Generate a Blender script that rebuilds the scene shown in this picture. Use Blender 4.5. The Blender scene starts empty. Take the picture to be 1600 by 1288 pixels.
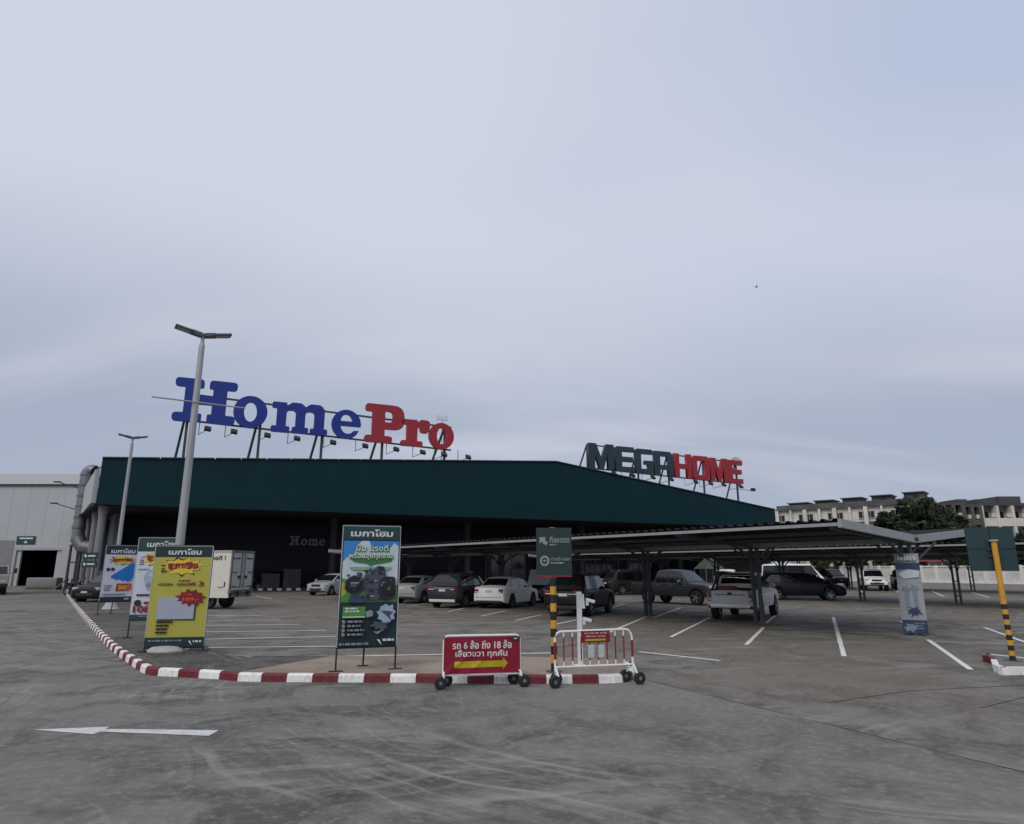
import bpy, bmesh, math, random
from mathutils import Vector, Matrix
import numpy as np
random.seed(7); RNG = np.random.default_rng(7)
SC = bpy.context.scene
COL = SC.collection
R = math.radians

# ------------------------------------------------------------------ camera
FPX = 1040.0; PITCH = math.atan(245 / FPX); CAMZ = 1.85
cam_d = bpy.data.cameras.new('camera'); cam = bpy.data.objects.new('camera', cam_d); COL.objects.link(cam)
cam.location = (0, 0, CAMZ); cam.rotation_euler = (R(90) + PITCH, 0, 0)
cam_d.sensor_width = 36; cam_d.sensor_fit = 'HORIZONTAL'; cam_d.lens = 36 * FPX / 1600
cam_d.clip_start = 0.1; cam_d.clip_end = 4000
SC.camera = cam

# ------------------------------------------------------------------ sky and sun
SUN_EL, SUN_AZ = R(42), R(208)       # azimuth measured clockwise from +Y: behind the camera, to the left
world = bpy.data.worlds.new('World'); SC.world = world; world.use_nodes = True
nt = world.node_tree; nt.nodes.clear()
def nd(t, **k):
    n = nt.nodes.new(t)
    for a, b in k.items(): setattr(n, a, b)
    return n
def lk(a, b): nt.links.new(a, b)
def mth(op, a, b=None, c=None, clamp=False):
    n = nd('ShaderNodeMath', operation=op); n.use_clamp = clamp
    for i, q in enumerate((a, b, c)):
        if q is None: continue
        if isinstance(q, (int, float)): n.inputs[i].default_value = q
        else: lk(q, n.inputs[i])
    return n.outputs[0]
def mixc(f, a, b):
    n = nd('ShaderNodeMix', data_type='RGBA'); n.clamp_factor = True
    for i, q in ((0, f), (6, a), (7, b)):
        if isinstance(q, (int, float)): n.inputs[i].default_value = q
        elif isinstance(q, tuple): n.inputs[i].default_value = (*q, 1)
        else: lk(q, n.inputs[i])
    return n.outputs[2]
def smooth(x, a, b):
    n = nd('ShaderNodeMapRange', interpolation_type='SMOOTHSTEP'); lk(x, n.inputs[0])
    n.inputs[1].default_value = a; n.inputs[2].default_value = b
    return n.outputs[0]
def S(r, g, b):                       # sRGB 0-255 to linear
    return tuple(((c / 255) / 12.92 if c / 255 <= .04045 else ((c / 255 + .055) / 1.055) ** 2.4) for c in (r, g, b))
sky = nd('ShaderNodeTexSky', sky_type='NISHITA', sun_disc=False, sun_elevation=SUN_EL, sun_rotation=SUN_AZ)
skyc = nd('ShaderNodeVectorMath', operation='SCALE'); lk(sky.outputs[0], skyc.inputs[0]); skyc.inputs['Scale'].default_value = 0.09
tc = nd('ShaderNodeTexCoord'); sep = nd('ShaderNodeSeparateXYZ'); lk(tc.outputs['Generated'], sep.inputs[0])
zz = mth('MAXIMUM', sep.outputs[2], 0.0)
den = mth('ADD', zz, 0.30)
cx = mth('DIVIDE', sep.outputs[0], den); cy = mth('DIVIDE', sep.outputs[1], den)
cv = nd('ShaderNodeCombineXYZ'); lk(cx, cv.inputs[0]); lk(cy, cv.inputs[1])
def cloud(scale, rot, sx, sy, loc, detail, rough, dist):
    mp = nd('ShaderNodeMapping'); lk(cv.outputs[0], mp.inputs[0])
    mp.inputs['Rotation'].default_value = (0, 0, R(rot)); mp.inputs['Scale'].default_value = (sx, sy, 1); mp.inputs['Location'].default_value = loc
    n = nd('ShaderNodeTexNoise'); lk(mp.outputs[0], n.inputs[0])
    n.inputs['Scale'].default_value = scale; n.inputs['Detail'].default_value = detail
    n.inputs['Roughness'].default_value = rough; n.inputs['Distortion'].default_value = dist
    return n.outputs[0]
n1 = cloud(0.55, 24, 1.0, 1.7, (3.4, 1.3, 0), 3, .45, .4)
n2 = cloud(1.1, 32, 0.5, 1.5, (7.1, 4.0, 2), 4, .48, .5)
n3 = cloud(0.40, 60, 1, 1, (0.5, 9.6, 5), 2, .4, .3)
n4 = cloud(1.5, 12, 0.45, 1.7, (6.7, 6.0, 4), 4, .5, .6)
ze = mth('ADD', zz, mth('MULTIPLY', mth('SUBTRACT', n1, .5), .26))      # the brighter upper cloud begins at an uneven height
c = mixc(smooth(ze, .16, .46), S(168, 178, 198), S(209, 215, 230))
c = mixc(mth('MULTIPLY', mth('MULTIPLY', smooth(n3, .50, .68), smooth(zz, .18, .50)), .8), c, S(180, 194, 220))
c = mixc(mth('MULTIPLY', smooth(n2, .46, .74), .50), c, S(219, 221, 232))
c = mixc(mth('MULTIPLY', smooth(n2, .48, .28), .30), c, S(180, 192, 208))
low = mth('SUBTRACT', 1.0, smooth(zz, .12, .38))
c = mixc(mth('MULTIPLY', mth('MULTIPLY', smooth(n4, .50, .72), low), .50), c, S(200, 202, 213))
c = mixc(mth('MULTIPLY', mth('MULTIPLY', smooth(n4, .46, .30), low), .28), c, S(156, 167, 188))
c = mixc(0.06, c, skyc.outputs[0])
bg = nd('ShaderNodeBackground'); lk(c, bg.inputs[0]); bg.inputs[1].default_value = 1.0
out = nd('ShaderNodeOutputWorld'); lk(bg.outputs[0], out.inputs[0])

sun_d = bpy.data.lights.new('sun', 'SUN'); sun_d.energy = 1.3; sun_d.angle = R(34); sun_d.color = (1, .91, .78)
sun = bpy.data.objects.new('sun', sun_d); COL.objects.link(sun)
sv = Vector((math.sin(SUN_AZ) * math.cos(SUN_EL), math.cos(SUN_AZ) * math.cos(SUN_EL), math.sin(SUN_EL)))
sun.rotation_euler = sv.to_track_quat('Z', 'Y').to_euler(); sun.location = sv * 60
SC.view_settings.view_transform = 'Standard'; SC.view_settings.look = 'None'
SC.view_settings.exposure = 0; SC.view_settings.gamma = 1; SC.view_settings.use_curve_mapping = False
SC.cycles.max_bounces = 6; SC.cycles.use_denoising = True

# ------------------------------------------------------------------ survey helpers (photo sight lines met with the ground or a height)
CT, ST = math.cos(PITCH), math.sin(PITCH)
CAMP = Vector((0, 0, CAMZ))
def ray(px, py):
    v = 644 - py
    return Vector((px - 800, FPX * CT - v * ST, FPX * ST + v * CT))
def G(px, py, z=0.0):
    r = ray(px, py); return CAMP + r * ((z - CAMZ) / r.z)
def AT(px, py, Y):
    r = ray(px, py); return CAMP + r * (Y / r.y)
def ZAT(px, py, Y): return AT(px, py, Y).z

# ------------------------------------------------------------------ materials
MATS = {}
def mat(name, col, rough=.6, metal=0., var=.12, vscale=3., bump=0., bscale=60., coat=0., dirt=0., spec=.5, dirtcol=(.10, .09, .075), emit=None):
    if name in MATS: return MATS[name]
    m = bpy.data.materials.new(name); m.use_nodes = True; t = m.node_tree; b = t.nodes['Principled BSDF']
    b.inputs['Roughness'].default_value = rough; b.inputs['Metallic'].default_value = metal
    b.inputs['Coat Weight'].default_value = coat; b.inputs['Coat Roughness'].default_value = .06
    b.inputs['Specular IOR Level'].default_value = spec
    tcn = t.nodes.new('ShaderNodeTexCoord')
    no = t.nodes.new('ShaderNodeTexNoise'); no.inputs['Scale'].default_value = vscale; no.inputs['Detail'].default_value = 6; no.inputs['Roughness'].default_value = .62
    t.links.new(tcn.outputs['Object'], no.inputs['Vector'])
    rp = t.nodes.new('ShaderNodeMapRange'); rp.inputs[1].default_value = .3; rp.inputs[2].default_value = .7
    rp.inputs[3].default_value = 1 - var; rp.inputs[4].default_value = 1 + var; t.links.new(no.outputs[0], rp.inputs[0])
    sc = t.nodes.new('ShaderNodeVectorMath'); sc.operation = 'SCALE'; sc.inputs[0].default_value = col; t.links.new(rp.outputs[0], sc.inputs['Scale'])
    outc = sc.outputs[0]
    if dirt > 0:
        n2 = t.nodes.new('ShaderNodeTexNoise'); n2.inputs['Scale'].default_value = vscale * 2.3; n2.inputs['Detail'].default_value = 8; n2.inputs['Roughness'].default_value = .7
        mp = t.nodes.new('ShaderNodeMapping'); mp.inputs['Scale'].default_value = (1.6, 1.6, .5); mp.inputs['Location'].default_value = (3, 7, 1)
        t.links.new(tcn.outputs['Object'], mp.inputs[0]); t.links.new(mp.outputs[0], n2.inputs['Vector'])
        r2 = t.nodes.new('ShaderNodeMapRange'); r2.inputs[1].default_value = .48; r2.inputs[2].default_value = .75; r2.inputs[4].default_value = dirt
        t.links.new(n2.outputs[0], r2.inputs[0])
        mx = t.nodes.new('ShaderNodeMix'); mx.data_type = 'RGBA'; t.links.new(r2.outputs[0], mx.inputs[0]); t.links.new(outc, mx.inputs[6]); mx.inputs[7].default_value = (*dirtcol, 1)
        outc = mx.outputs[2]
    t.links.new(outc, b.inputs['Base Color'])
    if bump > 0:
        n3 = t.nodes.new('ShaderNodeTexNoise'); n3.inputs['Scale'].default_value = bscale; n3.inputs['Detail'].default_value = 4
        t.links.new(tcn.outputs['Object'], n3.inputs['Vector'])
        bp = t.nodes.new('ShaderNodeBump'); bp.inputs['Strength'].default_value = bump; bp.inputs['Distance'].default_value = .01
        t.links.new(n3.outputs[0], bp.inputs['Height']); t.links.new(bp.outputs[0], b.inputs['Normal'])
    if emit:
        b.inputs['Emission Color'].default_value = (*col, 1); b.inputs['Emission Strength'].default_value = emit
    MATS[name] = m; return m

def pavement_mat(name, dark, mid, light, tint, arcs, seed, arcamt=1.0):
    """weathered cement paving: patches, dust, grime and the curved scuffs left by turning tyres"""
    m = bpy.data.materials.new(name); m.use_nodes = True; t = m.node_tree; b = t.nodes['Principled BSDF']
    b.inputs['Specular IOR Level'].default_value = .25
    N = t.nodes.new; L = t.links.new
    ge = N('ShaderNodeTexCoord')
    def M(op, a, bb=None, clamp=False):
        n = N('ShaderNodeMath'); n.operation = op; n.use_clamp = clamp
        for i, q in enumerate((a, bb)):
            if q is None: continue
            if isinstance(q, (int, float)): n.inputs[i].default_value = q
            else: L(q, n.inputs[i])
        return n.outputs[0]
    def noise(vec, scale, det=6, ro=.6, dist=0):
        n = N('ShaderNodeTexNoise'); n.inputs['Scale'].default_value = scale; n.inputs['Detail'].default_value = det
        n.inputs['Roughness'].default_value = ro; n.inputs['Distortion'].default_value = dist; L(vec, n.inputs['Vector']); return n.outputs[0]
    def mapr(x, a, bb, c, d, sm=True):
        n = N('ShaderNodeMapRange'); n.interpolation_type = 'SMOOTHSTEP' if sm else 'LINEAR'; L(x, n.inputs[0])
        for i, q in enumerate((a, bb, c, d)): n.inputs[i + 1].default_value = q
        return n.outputs[0]
    def mix(f, a, bb):
        n = N('ShaderNodeMix'); n.data_type = 'RGBA'
        for i, q in ((0, f), (6, a), (7, bb)):
            if isinstance(q, (int, float)): n.inputs[i].default_value = q
            elif isinstance(q, tuple): n.inputs[i].default_value = (*q, 1)
            else: L(q, n.inputs[i])
        return n.outputs[2]
    mp = N('ShaderNodeMapping'); L(ge.outputs['Object'], mp.inputs[0]); mp.inputs['Location'].default_value = (seed * 3.1, seed * 1.7, 0)
    P = mp.outputs[0]
    big = noise(P, .16, 4, .55, .6); med = noise(P, .9, 7, .62, .8); fine = noise(P, 9, 8, .68, .2); grit = noise(P, 90, 3, .6)
    col = mix(mapr(med, .36, .60, 0, 1), dark, mid)
    col = mix(mapr(big, .40, .62, 0, .75), col, tint)
    col = mix(M('MULTIPLY', mapr(fine, .46, .72, 0, 1), .50), col, light)
    sp = N('ShaderNodeSeparateXYZ'); L(ge.outputs['Object'], sp.inputs[0])
    streaks = None
    for (ax, ay, fr, fa, th0, th1, amt, off) in arcs:
        dx = M('SUBTRACT', sp.outputs[0], ax); dy = M('SUBTRACT', sp.outputs[1], ay)
        rr = M('SQRT', M('ADD', M('MULTIPLY', dx, dx), M('MULTIPLY', dy, dy)))
        wob = M('MULTIPLY', M('SUBTRACT', noise(P, .5, 2, .5), .5), .9)
        rr = M('ADD', rr, wob)
        an = M('ARCTAN2', dy, dx)
        cb = N('ShaderNodeCombineXYZ'); L(M('MULTIPLY', rr, fr), cb.inputs[0]); L(M('MULTIPLY', an, fa), cb.inputs[1]); cb.inputs[2].default_value = off
        s = noise(cb.outputs[0], 1.0, 4, .55, .35)
        gate = mapr(noise(P, .30, 3, .5, 1.2), .42, .68, 0, 1)
        lightm = M('MULTIPLY', M('MULTIPLY', mapr(s, th0, th1, 0, 1), gate), amt)
        darkm = M('MULTIPLY', M('MULTIPLY', mapr(s, 1 - th0, 1 - th1, 0, 1), gate), amt * .7)
        col = mix(lightm, col, light)
        col = mix(darkm, col, tuple(q * .62 for q in dark))
    spots = noise(P, 2.6, 9, .74, .9)
    col = mix(mapr(spots, .63, .74, 0, .55), col, tuple(q * .5 for q in dark))
    dust = noise(P, 2.1, 9, .72, 1.4)
    col = mix(mapr(dust, .62, .80, 0, .28), col, tuple(q * 1.18 for q in light))
    L(col, b.inputs['Base Color'])
    L(mapr(med, .3, .7, .92, .72), b.inputs['Roughness'])
    bp = N('ShaderNodeBump'); bp.inputs['Strength'].default_value = .35; bp.inputs['Distance'].default_value = .012
    L(M('ADD', M('MULTIPLY', grit, .6), M('MULTIPLY', fine, .5)), bp.inputs['Height']); L(bp.outputs[0], b.inputs['Normal'])
    MATS[name] = m; return m

# ------------------------------------------------------------------ mesh builder
def frame_from(p, q, up=Vector((0, 0, 1))):
    d = (Vector(q) - Vector(p)); d.normalize()
    if abs(d.dot(up)) > .98: up = Vector((0, 1, 0))
    s = d.cross(up).normalized(); u = s.cross(d).normalized()
    return d, s, u
class MB:
    def __init__(self): self.v = []; self.f = []; self.m = []
    def add(self, vs, fs, mi=0):
        o = len(self.v); self.v += [tuple(v) for v in vs]
        self.f += [tuple(i + o for i in f) for f in fs]; self.m += [mi] * len(fs); return self
    BOXF = [(0, 3, 2, 1), (4, 5, 6, 7), (0, 1, 5, 4), (1, 2, 6, 5), (2, 3, 7, 6), (3, 0, 4, 7)]
    def box(self, c, s, mi=0, M=None, taper=1.0, tapery=None):
        x, y, z = (q / 2 for q in s); ty = taper if tapery is None else tapery
        vs = [Vector(p) for p in ((-x, -y, -z), (x, -y, -z), (x, y, -z), (-x, y, -z), (-x * taper, -y * ty, z), (x * taper, -y * ty, z), (x * taper, y * ty, z), (-x * taper, y * ty, z))]
        if M is not None: vs = [M @ p for p in vs]
        c = Vector(c); return self.add([p + c for p in vs], self.BOXF, mi)
    def cbox(self, c, s, b=.02, mi=0, M=None):
        """box with chamfered edges"""
        bm = bmesh.new(); bmesh.ops.create_cube(bm, size=1)
        for q in bm.verts: q.co = Vector((q.co.x * s[0], q.co.y * s[1], q.co.z * s[2]))
        bmesh.ops.bevel(bm, geom=list(bm.edges), offset=min(b, min(s) * .45), segments=2, affect='EDGES', profile=.6)
        bm.verts.index_update(); c = Vector(c)
        vs = [(M @ q.co if M is not None else q.co.copy()) + c for q in bm.verts]
        fs = [tuple(q.index for q in f.verts) for f in bm.faces]; bm.free()
        return self.add(vs, fs, mi)
    def bar(self, p, q, w, h=None, mi=0, up=Vector((0, 0, 1))):
        h = w if h is None else h; p = Vector(p); q = Vector(q); d, s, u = frame_from(p, q, up)
        vs = [e + s * a * w / 2 + u * b * h / 2 for e in (p, q) for a, b in ((-1, -1), (1, -1), (1, 1), (-1, 1))]
        return self.add(vs, [(3, 2, 1, 0), (4, 5, 6, 7), (0, 1, 5, 4), (1, 2, 6, 5), (2, 3, 7, 6), (3, 0, 4, 7)], mi)
    def tube(self, pts, r, n=10, mi=0, caps=True):
        pts = [Vector(p) for p in pts]; rs = r if isinstance(r, (list, tuple)) else [r] * len(pts); rings = []
        ref = Vector((.31, .17, .93)).normalized()
        for i, p in enumerate(pts):
            d = (pts[min(i + 1, len(pts) - 1)] - pts[max(i - 1, 0)]).normalized()
            if abs(d.dot(ref)) > .97: ref = Vector((.9, .3, .1)).normalized()
            s = d.cross(ref).normalized(); u = s.cross(d)
            rings.append([p + (s * math.cos(2 * math.pi * k / n) + u * math.sin(2 * math.pi * k / n)) * rs[i] for k in range(n)])
        vs = [v for ring in rings for v in ring]; fs = []
        for i in range(len(pts) - 1):
            for k in range(n):
                a = i * n + k; b = i * n + (k + 1) % n; fs.append((a, b, b + n, a + n))
        if caps: fs += [tuple(range(n))[::-1], tuple((len(pts) - 1) * n + k for k in range(n))]
        return self.add(vs, fs, mi)
    def lathe(self, prof, n=20, c=(0, 0, 0), axis='z', mi=0, M=None):
        c = Vector(c); vs = []
        for (r, z) in prof:
            for k in range(n):
                a = 2 * math.pi * k / n; p = Vector((r * math.cos(a), r * math.sin(a), z))
                if axis == 'y': p = Vector((p.x, p.z, p.y))
                if axis == 'x': p = Vector((p.z, p.x, p.y))
                if M is not None: p = M @ p
                vs.append(p + c)
        fs = []
        for i in range(len(prof) - 1):
            for k in range(n):
                a = i * n + k; b = i * n + (k + 1) % n
                q = (a, b, b + n, a + n); fs.append(q if axis != 'y' else q[::-1])
        return self.add(vs, fs, mi)
    def prism(self, pts, y0, y1, mi=0):
        """polygon in local XZ, from depth y0 (front) to y1 (back)"""
        n = len(pts)
        ar = sum(pts[i][0] * pts[(i + 1) % n][1] - pts[(i + 1) % n][0] * pts[i][1] for i in range(n))
        if ar < 0: pts = pts[::-1]
        vs = [(x, y0, z) for x, z in pts] + [(x, y1, z) for x, z in pts]
        fs = [tuple(range(n)), tuple(range(2 * n - 1, n - 1, -1))] + [((i + 1) % n, i, i + n, (i + 1) % n + n) for i in range(n)]
        return self.add(vs, fs, mi)
    def slab(self, pts, z0, z1, mi=0):
        """polygon in XY from z0 to z1"""
        n = len(pts); pts = [(p[0], p[1]) for p in pts]
        ar = sum(pts[i][0] * pts[(i + 1) % n][1] - pts[(i + 1) % n][0] * pts[i][1] for i in range(n))
        if ar < 0: pts = pts[::-1]
        vs = [(x, y, z0) for x, y in pts] + [(x, y, z1) for x, y in pts]
        fs = [tuple(range(n - 1, -1, -1)), tuple(range(n, 2 * n))] + [(i, (i + 1) % n, (i + 1) % n + n, i + n) for i in range(n)]
        return self.add(vs, fs, mi)
    def mesh(self, name, mats, smooth=False, angle=35):
        me = bpy.data.meshes.new(name); me.from_pydata(self.v, [], self.f)
        for m in (mats if isinstance(mats, (list, tuple)) else [mats]): me.materials.append(m)
        me.polygons.foreach_set('material_index', self.m)
        if smooth:
            me.polygons.foreach_set('use_smooth', [True] * len(me.polygons)); me.update(); me.set_sharp_from_angle(angle=R(angle))
        me.update(); return me
    def build(self, name, mats, parent=None, smooth=False, angle=35, loc=None, rot=None, label=None):
        return obj(name, self.mesh(name, mats, smooth, angle), parent, loc, rot, label)
def obj(name, me, parent=None, loc=None, rot=None, label=None):
    o = bpy.data.objects.new(name, me); COL.objects.link(o)
    if parent: o.parent = parent
    if loc is not None: o.location = loc
    if rot is not None: o.rotation_euler = rot
    if label: o['label'] = label
    return o
def tag(o, label, cat, group=None):
    o['label'] = label; o['category'] = cat
    if group: o['group'] = group
    return o
def thing(name, label, cat, loc=(0, 0, 0), rz=0., group=None):
    o = bpy.data.objects.new(name, None); COL.objects.link(o); o.location = loc; o.rotation_euler = (0, 0, rz); o.empty_display_size = .2
    return tag(o, label, cat, group)
def struct(o, kind='structure'): o['kind'] = kind; return o
def kids(o): return [c for c in COL.objects if c.parent == o]
def dup(root, label, loc=None, rz=None):
    def cp(o, par):
        c = o.copy(); COL.objects.link(c); c.parent = par
        for k in KIDS.get(o.name, ()): cp(k, c)
        return c
    KIDS = {}
    for o in COL.objects:
        if o.parent: KIDS.setdefault(o.parent.name, []).append(o)
    r = cp(root, None); r['label'] = label
    if loc is not None: r.location = loc
    if rz is not None: r.rotation_euler = (0, 0, rz)
    return r
def rnd_poly(pts, r=.05, n=5):
    """round the corners of a polygon; a point may carry its own radius as third value"""
    out = []; N = len(pts)
    for i in range(N):
        p = Vector(pts[i][:2]); a = Vector(pts[i - 1][:2]); b = Vector(pts[(i + 1) % N][:2])
        rr = pts[i][2] if len(pts[i]) > 2 else r
        la, lb = (a - p).length, (b - p).length; da, db = (a - p) / la, (b - p) / lb
        ang = da.angle(db); t = min(rr / max(math.tan(ang / 2), .05), la * .49, lb * .49)
        if rr <= 1e-6 or ang > 3.05: out.append(tuple(p)); continue
        q0, q1 = p + da * t, p + db * t
        for k in range(n + 1):
            u = k / n; out.append(tuple(q0 * (1 - u) ** 2 + p * 2 * u * (1 - u) + q1 * u * u))
    return out
def ell(cx, cz, rx, rz, n=28, a0=0, a1=360):
    full = abs(a1 - a0) >= 360
    return [(cx + rx * math.cos(R(a0 + (a1 - a0) * k / (n if full else n - 1))), cz + rz * math.sin(R(a0 + (a1 - a0) * k / (n if full else n - 1)))) for k in range(n)]
def curve_mesh(name, splines, extrude, m, bevel=0.):
    cu = bpy.data.curves.new(name, 'CURVE'); cu.dimensions = '2D'; cu.fill_mode = 'BOTH'; cu.extrude = extrude / 2; cu.bevel_depth = bevel; cu.bevel_resolution = 1
    for pts in splines:
        s = cu.splines.new('POLY'); s.points.add(len(pts) - 1); s.use_cyclic_u = True
        for i, p in enumerate(pts): s.points[i].co = (p[0], p[1], 0, 1)
    o = bpy.data.objects.new('tmp', cu); COL.objects.link(o); dg = bpy.context.evaluated_depsgraph_get()
    me = bpy.data.meshes.new_from_object(o.evaluated_get(dg)); bpy.data.objects.remove(o); bpy.data.curves.remove(cu)
    me.name = name; me.materials.clear(); me.materials.append(m)
    me.transform(Matrix.Rotation(R(90), 4, 'X')); return me
def text_mesh(body, size, m, width=None, height=None, bold=0., extr=.002, shear=0., align='CENTER'):
    cu = bpy.data.curves.new('lettering', 'FONT'); cu.body = body; cu.size = size; cu.align_x = align; cu.offset = bold; cu.extrude = extr; cu.shear = shear; cu.resolution_u = 3
    o = bpy.data.objects.new('tmp', cu); COL.objects.link(o); dg = bpy.context.evaluated_depsgraph_get()
    me = bpy.data.meshes.new_from_object(o.evaluated_get(dg)); bpy.data.objects.remove(o); bpy.data.curves.remove(cu)
    me.name = 'lettering'; me.materials.clear(); me.materials.append(m)
    if width or height:
        xs = [v.co.x for v in me.vertices]; ys = [v.co.y for v in me.vertices]
        if xs:
            w = max(xs) - min(xs); h = max(ys) - min(ys)
            fx = width / w if width else None; fy = height / h if height else None
            fx = fx or fy; fy = fy or fx
            me.transform(Matrix.Translation((-(max(xs) + min(xs)) / 2, -(max(ys) + min(ys)) / 2, 0))); me.transform(Matrix.Diagonal((fx, fy, 1, 1)))
    me.transform(Matrix.Rotation(R(90), 4, 'X')); return me
# ================================================================== ground
LIGHT = S(140, 137, 131)
lot_m = pavement_mat('lot_cement', S(84, 81, 75), S(120, 116, 109), S(150, 146, 137), S(106, 99, 90),
                     [(10, 2, 3.2, 1.5, .54, .68, .7, 1), (-2, 45, 2.2, 1.2, .54, .68, .7, 4)], 1)
road_m = pavement_mat('road_cement', S(78, 78, 76), S(113, 112, 108), S(152, 150, 143), S(120, 117, 110),
                      [(-3, 42, 1.5, 9, .46, .78, .5, 2), (0, 30, 3.4, 9, .48, .76, .5, 7), (7, 16, 6.0, 2.0, .54, .70, .6, 5), (5.5, 12.5, 13, 2.4, .56, .70, .55, 13), (-14, -3, 3.0, 1.8, .54, .72, .4, 8), (1.5, 0.0, 5.2, 2.2, .53, .74, .55, 11)], 2)
gm = MB(); gm.add([(-1800, -300, 0), (1800, -300, 0), (1800, 2600, 0), (-1800, 2600, 0)], [(0, 1, 2, 3)])
struct(gm.build('ground', lot_m))
KERB_PX = [(101, 928), (114, 947), (136, 975.6), (157, 1000), (177, 1020), (196, 1034), (216, 1048), (234, 1055.5), (277, 1058.5), (339, 1062), (400, 1066), (645, 1067.5), (765, 1069), (885, 1069), (962, 1068), (985, 1064), (994, 1056), (985, 1046)]
kerb_pts = [G(*p).to_2d() for p in KERB_PX]
# smooth the kerb line
def catmull(P, n=10):
    out = []
    for i in range(len(P) - 1):
        p0 = P[max(i - 1, 0)]; p1 = P[i]; p2 = P[i + 1]; p3 = P[min(i + 2, len(P) - 1)]
        for k in range(n):
            t = k / n
            out.append(.5 * ((2 * p1) + (p2 - p0) * t + (2 * p0 - 5 * p1 + 4 * p2 - p3) * t * t + (3 * p1 - p0 - 3 * p2 + p3) * t ** 3))
    out.append(P[-1]); return out
kl = catmull(kerb_pts)
cum = [0]
for a, b in zip(kl, kl[1:]): cum.append(cum[-1] + (b - a).length)
def on_kerb(s):
    s = max(0, min(s, cum[-1] - 1e-6))
    i = next(k for k in range(len(cum) - 1) if cum[k + 1] > s)
    t = (s - cum[i]) / (cum[i + 1] - cum[i]); p = kl[i].lerp(kl[i + 1], t)
    a = kl[max(i - 2, 0)]; b = kl[min(i + 3, len(kl) - 1)]; d = (b - a).normalized()
    return p, Vector((-d.y, d.x))                # left normal = into the island
jA, jB = G(1012, 1064).to_2d(), G(1598, 1207).to_2d(); jd = (jB - jA).normalized()
jE = jA + jd * 40
road = [p.lerp(p, 0) for p in kl[:-14]] + [jA, jE, Vector((-120, -30)), Vector((-120, 74)), Vector((-40, 74))]
rm = MB(); rm.add([(p.x, p.y, .004) for p in road], [tuple(range(len(road)))])
struct(rm.build('road', road_m))
tar = mat('tar', (.055, .054, .05), .9, var=.4, vscale=8)
jm = MB(); jn = Vector((-jd.y, jd.x)) * .010; seg = 40
for k in range(seg):
    a = jA + jd * (26 * k / seg); b = jA + jd * (26 * (k + 1) / seg)
    wa, wb = jn * (1 + .5 * math.sin(k * 2.3)), jn * (1 + .5 * math.sin((k + 1) * 2.3))
    jm.add([(*(a - wa), .008), (*(b - wb), .008), (*(b + wb), .008), (*(a + wa), .008)], [(0, 1, 2, 3)])
struct(jm.build('expansion_joint', tar))
for q in ([(1297, 1098), (1420, 1080), (1600, 1071)], [(1532, 1107), (1600, 1090)]):
    m_ = MB(); P = [G(*p) for p in q]
    for a, b in zip(P, P[1:]): m_.bar(a + Vector((0, 0, .002)), b + Vector((0, 0, .002)), .014, .008)
    struct(m_.build('expansion_joint', tar))

red_kerb = mat('red_kerb_paint', S(104, 12, 30), .6, var=.18, vscale=6, dirt=.6, bump=.3, bscale=40, dirtcol=(.12, .10, .09))
white_kerb = mat('white_kerb_paint', (.80, .80, .79), .6, var=.08, vscale=6, dirt=.6, bump=.3, bscale=40, dirtcol=(.16, .15, .14))
cem = mat('kerb_cement', (.2, .195, .185), .9, var=.25, vscale=4, dirt=.3)
tan_m = pavement_mat('island_tan', S(130, 117, 104), S(151, 136, 121), S(168, 157, 143), S(134, 116, 102), [], 5)
grey_m = pavement_mat('island_grey', S(66, 64, 61), S(88, 86, 82), S(140, 138, 132), S(78, 74, 69), [(-12, 10, 5, 3, .55, .68, .8, 3)], 6)
KH = .135
kerb = bpy.data.objects.new('kerb', None); COL.objects.link(kerb); struct(kerb)
kerb['label'] = 'red and white painted kerb curving round the traffic island'
s = 0.; k = 0; Ltot = cum[-1]
while s < Ltot - .05:
    ln = .435; e = min(s + ln - .008, Ltot); mb = MB(); rings = []
    for j in range(4):
        p, n = on_kerb(s + (e - s) * j / 3)
        jit = random.uniform(-.004, .004) if j in (0, 3) else 0
        a = p - n * 0.0; rings.append([(*(a), -.02), (*(a + n * .012), KH - .03 + jit), (*(a + n * .04), KH + jit), (*(a + n * .12), KH + jit), (*(a + n * .12), -.02)])
    vs = [v for r_ in rings for v in r_]; fs = []
    for j in range(3):
        for q in range(4): fs.append((j * 5 + q, (j + 1) * 5 + q, (j + 1) * 5 + q + 1, j * 5 + q + 1))
    fs += [(0, 1, 2, 3, 4), (19, 18, 17, 16, 15)]
    fs = [f[::-1] for f in fs]
    mb.add(vs, fs); red = k % 2 == 1
    mb.build('red_kerb_stone' if red else 'white_kerb_stone', red_kerb if red else white_kerb, kerb)
    s += ln; k += 1
inner_px = [(990, 1043), (870, 1036), (690, 1035), (520, 1034), (370, 1034), (335, 1030), (318, 1013), (290, 990), (250, 965), (215, 950), (180, 938), (150, 931), (125, 926)]
inner = [G(*p).to_2d() for p in inner_px]
edge = [on_kerb(Ltot * i / 120)[0] + on_kerb(Ltot * i / 120)[1] * .115 for i in range(121)]
im = MB(); poly = edge + inner; im.slab(poly, -.02, .112); 
isl = im.build('traffic_island', grey_m); struct(isl)
tp = [p for p in edge if p.x > -5.0 and p.y < 13.6] + [q for q in inner if q.x > -5.6 and q.y < 14.5]
tm = MB(); tm.add([(p.x, p.y, .117) for p in tp], [tuple(range(len(tp)))]); struct(tm.build('island_pavement', tan_m))
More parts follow.
